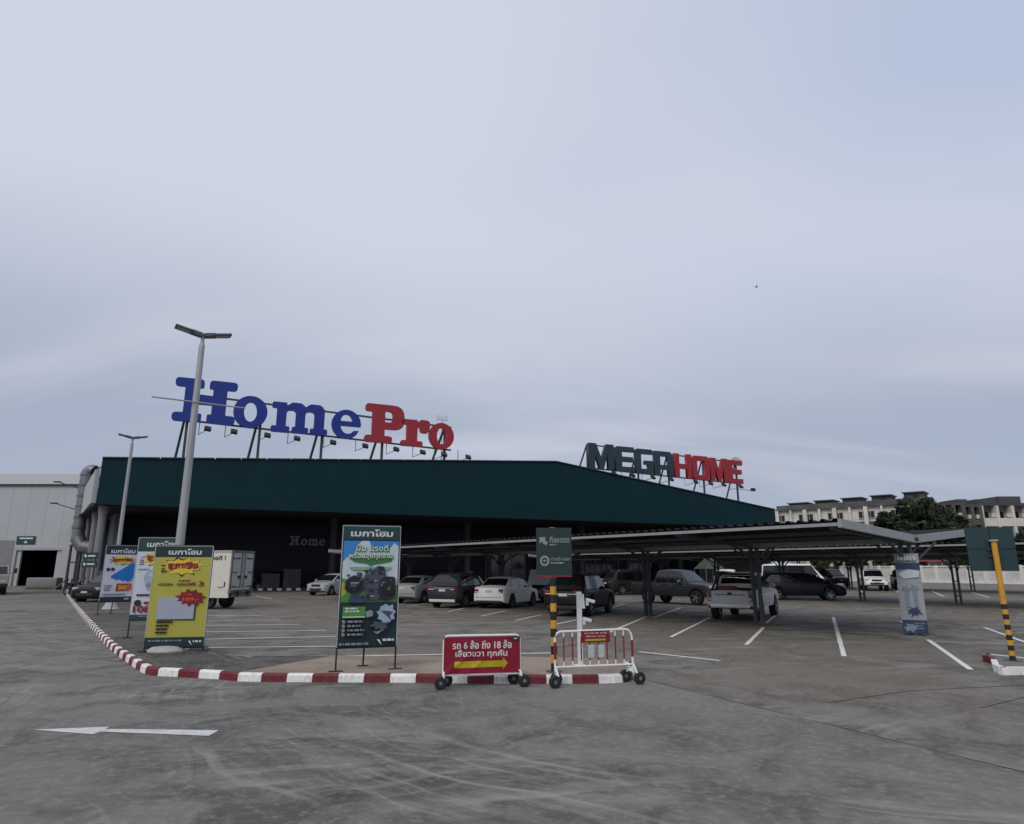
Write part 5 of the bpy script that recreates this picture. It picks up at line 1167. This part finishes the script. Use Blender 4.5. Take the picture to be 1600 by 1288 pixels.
    screen('rear_window', x3 + (x4 - x3) * .12, x4 - (x4 - x3) * (.24 if not sp.get('hatch') else .30), .0)
    # side windows
    zlo, zhi = belt + .03, H - .13
    def lim(z, xa, xb):                     # x on the pillar line at height z
        u = (z - belt) / (H - belt); return xa + (xb - xa) * u
    fr0, fr1 = x1 - .22, x2 - .06; re0, re1 = x4 + sp.get('cpil', .22), x3 + .10
    bps = sp['posts']; edges = [None] + list(bps) + [None]
    for sg in (-1, 1):
        for i in range(len(edges) - 1):
            xr_ = (lambda z: lim(z, re0, re1)) if edges[i] is None else (lambda z, v=edges[i]: v + .035)
            xf_ = (lambda z: lim(z, fr0, fr1)) if edges[i + 1] is None else (lambda z, v=edges[i + 1]: v - .035)
            pts = [(xr_(zlo), zlo), (xf_(zlo), zlo), (xf_(zhi), zhi), (xr_(zhi), zhi)]
            pts = rnd_poly(pts, .05, 3)
            v1 = [(x, sg * (ys(z) + .006), z) for x, z in pts]; v2 = [(x, sg * (ys(z) - .012), z) for x, z in pts]; n = len(pts); mb = MB()
            fs = [tuple(range(n)) if sg < 0 else tuple(range(n))[::-1], tuple(range(n, 2 * n))[::-1] if sg < 0 else tuple(range(n, 2 * n))] + [(k, n + k, n + (k + 1) % n, (k + 1) % n) if sg < 0 else (k, (k + 1) % n, n + (k + 1) % n, n + k) for k in range(n)]
            mb.add(v1 + v2, fs); mb.build('side_window', glass_m, t)
        for i, xs_ in enumerate(sp['doors']):
            mb = MB(); mb.box((xs_ + .18, sg * (hw + .004), belt - .14), (.2, .03, .035)); mb.build('door_handle', sp.get('handlem', paintm), t)
            mb = MB(); mb.bar((xs_, sg * (hw * .995 + .002), zb_ + .12), (xs_, sg * (hw * .97 + .004), belt - .03), .012, .012); mb.build('door_seam', trim_m, t)
        mb = MB(); mb.cbox((x1 - .50, sg * (hw + .07), belt + .09), (.12, .2, .15), .04); mb.bar((x1 - .48, sg * (hw - .08), belt + .03), (x1 - .48, sg * (hw + .0), belt + .05), .05); mb.build('side_mirror', sp.get('mirrorm', paintm), t, True)
    # wheels
    ty, rm_ = wheel_mesh(Rw, sp.get('tw', .21), rim)
    for xa in (xf, xr):
        for sg in (-1, 1):
            w = obj('wheel', ty, t, (xa, sg * (hw - .115), Rw)); obj('rim', rm_, w)
    # lamps, grille, bumpers, plates
    fx, rx = L / 2, -L / 2; zh = sp['zh']; zt2 = sp['zt']
    for sg in (-1, 1):
        mb = MB(); M_ = Matrix.Rotation(R(-26 * sg), 3, 'Z'); mb.cbox((fx - .17, sg * hw * .70, zh), (.20, .40, .15), .05, 0, M_); mb.build('headlight', hl_m, t, True)
        mb = MB(); M_ = Matrix.Rotation(R(18 * sg), 3, 'Z'); tw_, th_ = sp.get('tl', (.30, .18)); mb.cbox((rx + .055, sg * (hw * .89 - tw_ / 2), zt2), (.16, tw_, th_), .03, 0, M_); tlo = mb.build('taillight', tl_m, t, True)
        mb = MB(); M_ = Matrix.Rotation(R(18 * sg), 3, 'Z'); mb.cbox((rx + .040, sg * (hw * .89 - tw_ / 2), zt2 - th_ * .30), (.15, tw_ * .8, th_ * .26), .015, 0, M_); mb.build('reverse_lamp', rv_m, tlo)
        mb = MB(); mb.cbox((fx - .10, sg * hw * .66, zh - .32), (.08, .2, .09), .02); mb.build('fog_lamp', hl_m, t)
    mb = MB(); mb.cbox((fx - .035, 0, zh - .03), (.10, W * .42, .16), .03); mb.build('grille', trim_m, t)
    mb = MB(); mb.cbox((fx - .03, 0, zh - .30), (.12, W * .56, .16), .03); mb.build('lower_grille', trim_m, t)
    mb = MB(); mb.cbox((fx - .02, 0, zh - .17), (.12, .36, .09), .008); mb.build('number_plate', plate_m, t)
    pz = sp.get('pz', zt2 - .16); mb = MB(); mb.cbox((rx + .012, 0, pz), (.05, .36, .11), .008); mb.build('number_plate', plate_m, t)
    mb = MB(); mb.cbox((rx + .05, 0, zb_ + .10), (.14, W * .80, .13), .03); mb.build('bumper_insert', sp.get('rbump', trim_m), t)
    if not bed:
        mb = MB(); ww_ = W * .36
        for sg in (-1, 1): mb.bar((rx - .002, sg * ww_, zb_ + .30), (rx + .03, sg * ww_, zt2 + .10), .012, .012)
        mb.bar((rx - .004, -W * .42, zb_ + .30), (rx - .004, W * .42, zb_ + .30), .014, .014); mb.build('boot_seam', trim_m, t)
    else:
        mb = MB(); mb.bar((rx - .004, -W * .30, .93), (rx - .004, W * .30, .93), .012, .03); mb.cbox((rx, 0, .98), (.04, .16, .07), .02); mb.build('tailgate_trim', trim_m, t)
    if sp.get('bar'): mb = MB(); mb.cbox((rx + .02, 0, sp['bar']), (.05, W * .52, .05), .012); mb.build('chrome_strip', chrome, t)
    if sp.get('rails'):
        for sg in (-1, 1):
            mb = MB(); mb.tube([(x3 + .15, sg * (yt0 - .12), H - .02), (x3 + .3, sg * (yt0 - .12), H + .05), (x2 - .3, sg * (yt0 - .12), H + .05), (x2 - .12, sg * (yt0 - .12), H - .03)], .018, 6); mb.build('roof_rail', chrome, t)
    if bed:
        mb = MB(); mb.box((rx + .07, 0, sp['top'][0][1] + .0), (.05, .2, .05)); mb.build('tailgate_handle', trim_m, t)
    return t
SEDAN = dict(L=4.35, W=1.72, H=1.47, R=.31, xf=1.32, xr=-1.24, belt=.93, top=[(-2.2, .96), (-1.9, 1.02), (-1.2, 1.0), (.9, .96), (1.9, .80), (2.2, .66)], cab=(-1.78, -1.02, .28, 1.18), posts=[-.32], doors=[-1.05, -.28, .62], zh=.68, zt=.82, pz=.80, cpil=.42, rbump=None)
SUV = dict(L=4.3, W=1.78, H=1.63, R=.34, xf=1.32, xr=-1.30, belt=1.02, zb=.26, top=[(-2.2, 1.0), (-1.9, 1.03), (.9, 1.04), (1.8, .95), (2.2, .78)], cab=(-2.06, -1.62, .26, 1.12), posts=[-.34, -1.12], doors=[-1.12, -.30, .62], zh=.80, zt=.93, pz=.84, hatch=1, cpil=.30, clad=1, rails=1, tl=(.42, .16))
HATCH = dict(L=4.1, W=1.72, H=1.50, R=.31, xf=1.28, xr=-1.2, belt=.95, top=[(-2.1, .98), (.9, .97), (1.75, .84), (2.1, .68)], cab=(-1.92, -1.40, .24, 1.22), posts=[-.32, -1.0], doors=[-1.02, -.28, .62], zh=.72, zt=.92, hatch=1, cpil=.34)
PICK = dict(L=5.2, W=1.86, H=1.80, R=.38, xf=1.66, xr=-1.46, belt=1.12, zb=.42, top=[(-2.6, 1.10), (-1.02, 1.10), (-.98, 1.12), (1.0, 1.13), (2.1, 1.05), (2.55, .92)], cab=(-1.05, -.86, .52, 1.22), posts=[-.08], doors=[-.86, -.06, .84], zh=.92, zt=.90, pz=.58, bed=(-2.53, -1.08, .72), hatch=1, cpil=.14, tl=(.13, .40), clad=0, tw=.26)
SCAB = dict(PICK, cab=(-.75, -.55, .45, 1.15), bed=(-2.53, -.82, .72), posts=[.0], doors=[-.02, .84])
def bumpfix(d):
    d = dict(d); return d
for d_ in (SEDAN,): d_['rbump'] = trim_m
D1 = Vector((.418, .908, 0)); white_p = paint('white_paint', (.82, .83, .83)); silver_p = paint('silver_paint', (.34, .35, .36)); dkgrey_p = dark_paint('dark_grey_paint', (.032, .034, .040)); black_p = dark_paint('black_paint', (.006, .006, .0065)); grey_p = paint('grey_paint', (.19, .195, .20)); brown_p = dark_paint('brown_black_paint', (.022, .019, .018)); red_p = paint('dark_red_paint', (.16, .015, .02)); sil2 = paint('warm_silver_paint', (.60, .60, .585)); bluegrey_p = dark_paint('blue_grey_paint', (.030, .032, .040)); navy_p = dark_paint('blue_black_paint', (.0045, .005, .008))
GP = 'cars parked in the car park'
car('parked_car', 'silver sedan half hidden behind the pump banner, seen from the rear', 'car', 628, 943.5, D1, SEDAN, silver_p, group=GP)
car('parked_car', 'dark grey crossover with a pale rear skid plate, between the silver and white sedans', 'car', 690, 951, D1, dict(SUV, rbump=sil2, bar=.94), dkgrey_p, group=GP)
car('parked_car', 'white sedan seen from the rear, parked beside the dark grey crossover', 'car', 763, 951.5, D1, SEDAN, white_p, rim=rim_d, group=GP)
oc = car('parked_car', 'grey hatchback facing out with its bonnet raised, beside the white sedan', 'car', 833, 942.5, -D1, HATCH, grey_p, 'front', group=GP)
mb = MB(); M_ = Matrix.Rotation(R(62), 3, 'Y'); mb.cbox((1.05, 0, 1.36), (1.0, 1.36, .05), .02, 0, M_); mb.build('raised_bonnet', white_p, oc)
mb = MB(); mb.box((1.62, 0, .90), (.62, 1.2, .14)); mb.build('engine_bay', under_m, oc)
car('parked_car', 'black sport utility vehicle with a chrome strip, just behind the direction sign', 'car', 880, 964.5, D1, dict(SUV, L=4.5, H=1.68, bar=.86, clad=1), black_p, group=GP)
car('parked_car', 'dark brown sport utility vehicle seen from the side, behind a twin carport column', 'car', 988, 929, Vector((.93, .36, 0)), dict(SUV, L=4.5, H=1.72), brown_p, 'mid', rim=rim_m, group=GP)
car('parked_car', 'dark red car glimpsed between the black and brown utility vehicles', 'car', 948, 926, D1, HATCH, red_p, 'rear', group=GP)
car('parked_car', 'pale silver hatchback mostly hidden behind the black utility vehicle', 'car', 905, 929, D1, HATCH, silver_p, 'rear', group=GP)
car('parked_truck', 'dark grey double cab pickup facing right, beside the silver pickup', 'pickup', 1062, 943.5, Vector((.66, -.75, 0)), dict(PICK, handlem=chrome, mirrorm=chrome), bluegrey_p, 'mid', group=GP)
tp_ = car('parked_truck', 'silver pickup with its tailgate towards us and a roll bar, beside a carport column', 'pickup', 1143, 971.5, Vector((.50, .866, 0)), dict(PICK, W=1.78, H=1.70, rbump=chrome), sil2, group=GP)
def roll(t):
    mb = MB(); mb.tube([(-1.3, -.74, 1.1), (-1.22, -.7, 1.55), (-1.22, -.5, 1.66), (-1.22, .5, 1.66), (-1.22, .7, 1.55), (-1.3, .74, 1.1)], .04, 8); mb.tube([(-2.1, -.74, 1.12), (-1.25, -.72, 1.5)], .035, 8); mb.tube([(-2.1, .74, 1.12), (-1.25, .72, 1.5)], .035, 8); mb.build('roll_bar', chrome if False else trim_m, t, True)
roll(tp_)
mb = MB(); mb.cbox((-1.75, .25, 1.15), (.5, .6, .5), .03); mb.build('red_crate', mat('crate_red', S(150, 30, 40), .5), None); o_ = COL.objects[-1]
tag(o_, 'red crate standing in the bed of the silver pickup', 'crate'); o_.location = tp_.location + Vector((0, 0, -.18)); o_.rotation_euler = tp_.rotation_euler
car('parked_truck', 'white pickup parked behind the silver pickup, mostly hidden', 'pickup', 1130, 927, D1, PICK, white_p, group=GP)
car('parked_car', 'blue black hatchback seen from the side under the carport, nose to the right', 'car', 1252, 937.5, Vector((.97, -.22, 0)), dict(SUV, L=4.9, H=1.62, clad=0, rails=0, cab=(-2.3, -1.75, .55, 1.75), xf=1.5, xr=-1.5, top=[(-2.45, 1.0), (1.3, 1.02), (2.1, .90), (2.45, .72)], posts=[-.2, -1.2], doors=[-1.05, -.15, .9]), navy_p, 'mid', group=GP)
VAN = dict(L=5.4, W=1.88, H=2.28, R=.34, xf=1.75, xr=-1.45, belt=1.12, zb=.25, top=[(-2.7, 1.10), (2.0, 1.12), (2.5, 1.05), (2.7, .85)], cab=(-2.66, -2.52, 1.55, 2.45), posts=[1.0, -.3, -1.5], doors=[-.3, 1.0, 1.9], zh=.85, zt=1.0, tuck=.86, cpil=.08, hatch=1, tl=(.14, .5))
car('parked_van', 'tall white passenger van behind the blue black hatchback', 'van', 1240, 922, Vector((.95, -.30, 0)), VAN, white_p, 'mid', group=GP)
car('parked_truck', 'dark pickup facing out under the far carport, left of the white facing pickup', 'pickup', 1316, 918.5, Vector((-.08, -1, 0)), PICK, dkgrey_p, 'front', group=GP)
car('parked_truck', 'white pickup facing out under the far carport', 'pickup', 1372, 924, Vector((-.34, -.94, 0)), PICK, white_p, 'front', group=GP)
car('parked_truck', 'black pickup facing out beside the white one, partly behind the column banner', 'pickup', 1417, 921.5, Vector((-.42, -.90, 0)), PICK, black_p, 'front', group=GP)
car('parked_car', 'silver nosed car facing out in the deep shade at the store entrance', 'car', 492, 931, Vector((-.35, -.93, 0)), HATCH, silver_p, 'front', group=GP)
car('parked_car', 'dark car in shadow beyond the white box truck, beside the entrance step', 'car', 425, 921, Vector((-.9, -.4, 0)), SUV, black_p, 'mid', group=GP)
car('parked_car', 'black car with its nose out, parked behind the blue roofing banner', 'car', 129, 944.5, Vector((-.12, -1, 0)), SUV, black_p, 'front', group=GP)
# ---- trucks
def box_truck(label, g, head, boxm, cabm, Lb=4.6, Wb=2.0, Hb=2.15, zf=.95, rear=True, dark=False):
    hd_ = Vector((head[0], head[1], 0)).normalized(); o = g
    t = thing('box_truck', label, 'truck', (o.x, o.y, 0), math.atan2(hd_.y, hd_.x)); x0 = -.0   # origin: ground below the rear end of the cargo box, +x forward
    mb = MB(); mb.cbox((Lb / 2, 0, zf + Hb / 2), (Lb, Wb, Hb), .03); bx = mb.build('cargo_box', boxm, t)
    fr_ = mat('box_edge_steel', (.13, .13, .13), .5, metal=.3)
    for sg in (-1, 1):
        mb = MB(); mb.bar((Lb, sg * (Wb / 2 + .01), zf + Hb - .03), (0, sg * (Wb / 2 + .01), zf + Hb - .03), .05, .07); mb.build('edge_rail', white_clad if not dark else fr_, bx)
        mb = MB(); mb.box((Lb / 2, sg * (Wb / 2 - .05), zf - .16), (Lb - .02, .1, .34)); mb.build('side_skirt', boxm, t)
        mb = MB(); dpan = .94; mb.cbox((-.035, sg * Wb / 4, zf + Hb / 2 + .02), (.05, Wb / 2 - .08, Hb - .26), .012); dr = mb.build('rear_door', mat('rear_door_grey', (.40, .40, .385), .5, var=.05, dirt=.3), t)
        mb = MB(); mb.bar((-.075, sg * .14, zf + .1), (-.075, sg * .14, zf + Hb - .12), .035); mb.build('lock_rod', steel, dr)
        mb = MB(); mb.box((-.085, sg * .28, zf + .62), (.04, .16, .12)); mb.build('door_handle', trim_m, dr)
        for z in (.22, .98, 1.74):
            mb = MB(); mb.box((-.075, sg * (Wb / 2 - .22), zf + z * Hb / 2.15), (.03, .42, .05)); mb.build('hinge', fr_, dr)
        mb = MB(); mb.box((-.066, sg * (Wb / 4), zf + Hb - .36), (.006, .34, .07)); mb.build('door_print', p_black, dr)
    mb = MB(); 
    for y in (-Wb / 2 + .03, Wb / 2 - .03): mb.box((-.035, y, zf + Hb / 2), (.07, .08, Hb + .02))
    mb.box((-.035, 0, zf + Hb - .05), (.075, Wb, .12)); mb.box((-.06, 0, zf - .04), (.16, Wb + .04, .14)); mb.build('rear_frame', fr_, t)
    mb = MB(); mb.box((Lb / 2 + .6, -.4, .72), (Lb + 1.6, .12, .2)); mb.box((Lb / 2 + .6, .4, .72), (Lb + 1.6, .12, .2)); mb.build('chassis', under_m, t)
    mb = MB(); mb.box((-.10, 0, .62), (.12, Wb - .3, .14)); mb.box((-.06, 0, .72), (.06, .5, .16)); mb.build('rear_bumper', fr_, t)
    for sg in (-1, 1):
        mb = MB(); mb.box((-.12, sg * (Wb / 2 - .35), .74), (.06, .3, .12)); mb.build('taillight', tl_m, t)
    ty, rm_ = wheel_mesh(.38, .24, rim_d)
    for xa in (1.15, Lb + .75):
        for sg in (-1, 1): w = obj('wheel', ty, t, (xa, sg * (Wb / 2 - .2), .38)); obj('rim', rm_, w)
    # cab-over cab
    xc = Lb + .1; mb = MB(); mb.cbox((xc + .85, 0, 1.0), (1.6, Wb - .1, .9), .08); mb.add([(xc + .05, -Wb / 2 + .1, 1.42), (xc + 1.62, -Wb / 2 + .1, 1.42), (xc + 1.62, Wb / 2 - .1, 1.42), (xc + .05, Wb / 2 - .1, 1.42), (xc + .08, -Wb / 2 + .16, 2.1), (xc + 1.28, -Wb / 2 + .16, 2.1), (xc + 1.28, Wb / 2 - .16, 2.1), (xc + .08, Wb / 2 - .16, 2.1)], MB.BOXF); mb.build('cab', cabm, t)
    mb = MB(); mb.add([(xc + 1.605, -Wb / 2 + .2, 1.48), (xc + 1.605, Wb / 2 - .2, 1.48), (xc + 1.335, Wb / 2 - .26, 2.02), (xc + 1.335, -Wb / 2 + .26, 2.02)], [(0, 1, 2, 3)]); mb.build('windshield', glass_m, t)
    for sg in (-1, 1):
        mb = MB(); y0, y1 = sg * (Wb / 2 - .095), sg * (Wb / 2 - .15); mb.add([(xc + .55, y0, 1.48), (xc + 1.48, y0, 1.48), (xc + 1.26, y1, 2.02), (xc + .55, y1, 2.02)], [(0, 1, 2, 3)]); mb.build('side_window', glass_m, t)
        mb = MB(); mb.cbox((xc + 1.64, sg * (Wb / 2 - .35), .95), (.06, .36, .18), .02); mb.build('headlight', hl_m, t)
        mb = MB(); mb.bar((xc + 1.4, sg * (Wb / 2 - .05), 1.5), (xc + 1.62, sg * (Wb / 2 + .22), 1.6), .03); mb.cbox((xc + 1.62, sg * (Wb / 2 + .25), 1.72), (.08, .2, .36), .03); mb.build('side_mirror', trim_m, t)
    mb = MB(); mb.cbox((xc + 1.66, 0, .68), (.1, Wb - .2, .26), .03); mb.build('front_bumper', trim_m, t)
    return t
cream_box = mat('truck_box_cream', (.66, .65, .58), .5, var=.03, dirt=.12, dirtcol=(.3, .28, .22))
gR = (G(352, 962) + G(388, 955)) / 2
hdT = Vector((-.86, .16, 0))
gr = G(372, 951)
bt = box_truck('white box truck with grey rear doors parked behind the yellow banner', gr, (-.976, .218), cream_box, white_p, Lb=3.6, Wb=1.75, Hb=1.85, zf=.85)
def bt_print(body, x, z, w, h, sg, m=p_black):
    me = text_mesh(body, 1, m, width=w, height=h, bold=.03, extr=.002); o = obj('lettering', me, [c for c in kids(bt) if c.name.startswith('cargo_box')][0], (x, sg * (1.75 / 2 + .008), z)); o.rotation_euler = (0, 0, R(180) if sg > 0 else 0)
bt_print('ขายดี !', .75, 2.36, .9, .22, 1); 
mb = MB(); mb.bar((.24, .882, 1.25), (.24, .882, 1.03), .06, .01); mb.bar((.24, .882, 1.03), (.6, .882, 1.0), .06, .01); mb.build('box_print', p_black, [c for c in kids(bt) if c.name.startswith('cargo_box')][0])
gl_ = AT(-6, 930, G(6, 931).y); bt2 = box_truck('beige fronted truck cut off by the left edge, beside the warehouse', Vector((G(4, 930).x - 4.78, G(4, 930).y + 4.6, 0)), (.62, -.78), mat('truck_box_grey', (.30, .30, .29), .6), mat('cab_beige', (.34, .32, .28), .5, var=.1, dirt=.2), Lb=5.0, Wb=2.3, Hb=2.9, zf=1.05)

# ---- motorcycle by the arcade, its rider seat empty
mg = G(116, 931); mc = thing('motorcycle', 'dark motorcycle standing at the far end of the kerb', 'motorcycle', (mg.x, mg.y, 0), R(-8))
for x in (-.62, .62):
    mb = MB(); mb.lathe([(.2, -.05), (.27, -.055), (.30, 0), (.27, .055), (.2, .05)], 22, (x, 0, .3), 'y'); w = mb.build('wheel', tyre_m, mc, True); mb = MB(); mb.lathe([(0, -.03), (.2, -.012), (.2, .012), (0, .03)], 16, (x, 0, .3), 'y'); mb.build('rim', rim_m, w)
mb = MB(); mb.cbox((0, 0, .52), (.7, .24, .3), .08); mb.cbox((-.45, 0, .72), (.5, .22, .16), .06); mb.cbox((.42, 0, .74), (.16, .36, .5), .06); mb.build('body', black_p, mc, True)
mb = MB(); mb.cbox((-.18, 0, .84), (.75, .25, .1), .04); mb.build('seat', trim_m, mc, True)
mb = MB(); mb.tube([(.62, 0, .3), (.45, 0, .95)], .03, 8); mb.tube([(.38, -.34, 1.02), (.46, -.1, 1.0), (.46, .1, 1.0), (.38, .34, 1.02)], .018, 8); mb.build('fork', steel, mc)
for y in (-.3, .3):
    mb = MB(); mb.tube([(.4, y, 1.0), (.42, y, 1.16)], .008, 6); mb.cbox((.42, y, 1.2), (.03, .12, .08), .02); mb.build('side_mirror', trim_m, mc)
mb = MB(); mb.cbox((.53, 0, .86), (.08, .18, .14), .03); mb.build('headlight', hl_m, mc)
mb = MB(); mb.bar((-.12, .1, .25), (-.2, .3, .0), .03); mb.build('side_stand', steel, mc)

# ---- small things at the shaded store front
kb = G(388, 923), G(470, 922.5); d = (kb[1] - kb[0]); N = 11; lk_ = bpy.data.objects.new('entrance_kerb', None); COL.objects.link(lk_); struct(lk_); lk_['label'] = 'black and white kerb along the shaded entrance'
bk = mat('black_kerb_paint', (.02, .02, .02), .7)
for i in range(N):
    a, b2 = kb[0] + d * (i / N), kb[0] + d * ((i + 1) / N - .004); mb = MB(); mb.bar(a + Vector((0, 0, .09)), b2 + Vector((0, 0, .09)), .3, .2); mb.build('white_kerb_stone' if i % 2 == 0 else 'black_kerb_stone', white_kerb if i % 2 == 0 else bk, lk_)
pw = mat('dim_board', (.07, .07, .072), .8, var=.2); 
g0 = G(416, 919.0); u_ = thing('white_cabinet', 'narrow pale cabinet standing in the shade behind the box truck', 'cabinet', (g0.x, g0.y, 0), rz_st)
mb = MB(); mb.cbox((0, 0, .9), (.9, .6, 1.8), .03); mb.build('carcass', mat('cabinet_pale', (.30, .30, .31), .6), u_); mb = MB(); mb.box((0, -.31, .95), (.8, .02, 1.5)); mb.build('door', mat('cabinet_door', (.25, .25, .26), .5), u_)
g0 = G(443, 922.0)
for i, (dx, h, lab) in enumerate(((-1.2, 1.3, 'left stack of wrapped boards in the shade at the entrance'), (.6, 1.7, 'taller right stack of wrapped boards in the shade at the entrance'))):
    t = thing('board_stack', lab, 'stack', (g0.x + dx * fd.x, g0.y + dx * fd.y, 0), rz_st, 'wrapped stacks at the entrance')
    mb = MB(); mb.cbox((0, 0, .14 + h / 2), (1.5, 1.1, h), .03); mb.build('board_pile', pw, t); mb = MB()
    for y in (-.4, 0, .4): mb.box((0, y, .06), (1.5, .12, .12))
    mb.build('bearers', MATS['pallet_wood'], t)
# small way-finding boards on the arcade column
g0 = AT(140, 880, 44); sgb = thing('arcade_sign', 'dark green two row wayfinding sign at the arcade corner', 'sign', (g0.x, g0.y, 0), R(-10))
w_ = 26 / 1060 * 44; za, zb_ = ZAT(140, 887, 44), ZAT(140, 863, 44); hz_ = (zb_ - za) / 2 - .05
for k in range(2):
    z = za + hz_ / 2 + k * (hz_ + .08); mb = MB(); mb.box((0, 0, z), (w_, .06, hz_)); p_ = mb.build('sign_panel', sign_green, sgb); mb = MB(); mb.prism(star(-w_ * .32, z, .09, .09, 8, .9), -.036, -.029); mb.box((w_ * .1, -.033, z), (w_ * .5, .006, .09)); mb.build('sign_print', white_print, p_)
mb = MB(); mb.bar((-w_ * .3, .06, 0), (-w_ * .3, .06, zb_), .07); mb.bar((w_ * .3, .06, 0), (w_ * .3, .06, zb_), .07); mb.build('sign_posts', dark_steel, sgb)
# closed parasol and stall umbrella near the far carport
g0 = G(1290, 918); um = thing('parasol', 'dark brown parasol opened beside the white van', 'parasol', (g0.x, g0.y, 0)); zt = ZAT(1290, 888, g0.y); rp = 13 / 1075 * g0.y
mb = MB(); mb.tube([(0, 0, 0), (0, 0, zt - .1)], .03, 8); mb.lathe([(.3, 0), (.28, .08), (.05, .1)], 12); mb.build('pole', dark_steel, um)
mb = MB(); mb.lathe([(0, zt), (rp * .5, zt - .25), (rp, zt - .75), (rp * .98, zt - .78), (rp * .5, zt - .29), (0, zt - .04)], 8); mb.build('canopy', mat('parasol_brown', (.035, .022, .022), .9), um)
# yellow-green tent glimpsed behind the pickups
g0 = AT(1108, 892, 62); tn = thing('gazebo', 'grey green peaked gazebo roof glimpsed under the carport, above the white pickup', 'gazebo', (g0.x, g0.y, 0), .3); zt, ze = ZAT(1108, 868, 62), ZAT(1108, 889, 62); rp = 17 / 1070 * 62
mb = MB(); mb.add([(-rp, -rp, ze), (rp, -rp, ze), (rp, rp, ze), (-rp, rp, ze), (0, 0, zt)], [(0, 1, 4), (1, 2, 4), (2, 3, 4), (3, 0, 4), (3, 2, 1, 0)]); mb.build('roof', mat('gazebo_cloth', (.07, .078, .062), .8), tn)
for a in (-1, 1):
    for c_ in (-1, 1): mb = MB(); mb.bar((a * rp * .94, c_ * rp * .94, 0), (a * rp * .94, c_ * rp * .94, ze), .06); mb.build('leg', steel, tn)
# ---- bird
bd = AT(1182, 449, 70); bird = MB(); bird.tube([(-.16, 0, 0), (-.08, 0, .02), (.06, 0, .03), (.14, 0, .04), (.19, 0, .03)], [.015, .05, .06, .04, .008], 8)
for sg in (-1, 1): bird.add([(.06, sg * .03, .03), (-.06, sg * .03, .03), (-.10, sg * .22, .12), (.0, sg * .24, .12), (-.14, sg * .34, .05)], [(0, 1, 2, 3), (3, 2, 4)] if sg > 0 else [(3, 2, 1, 0), (4, 2, 3)])
o_ = bird.build('bird', mat('bird_dark', (.03, .03, .035), .8), None, True); o_.location = bd; tag(o_, 'small dark bird flying alone in the open sky', 'bird')
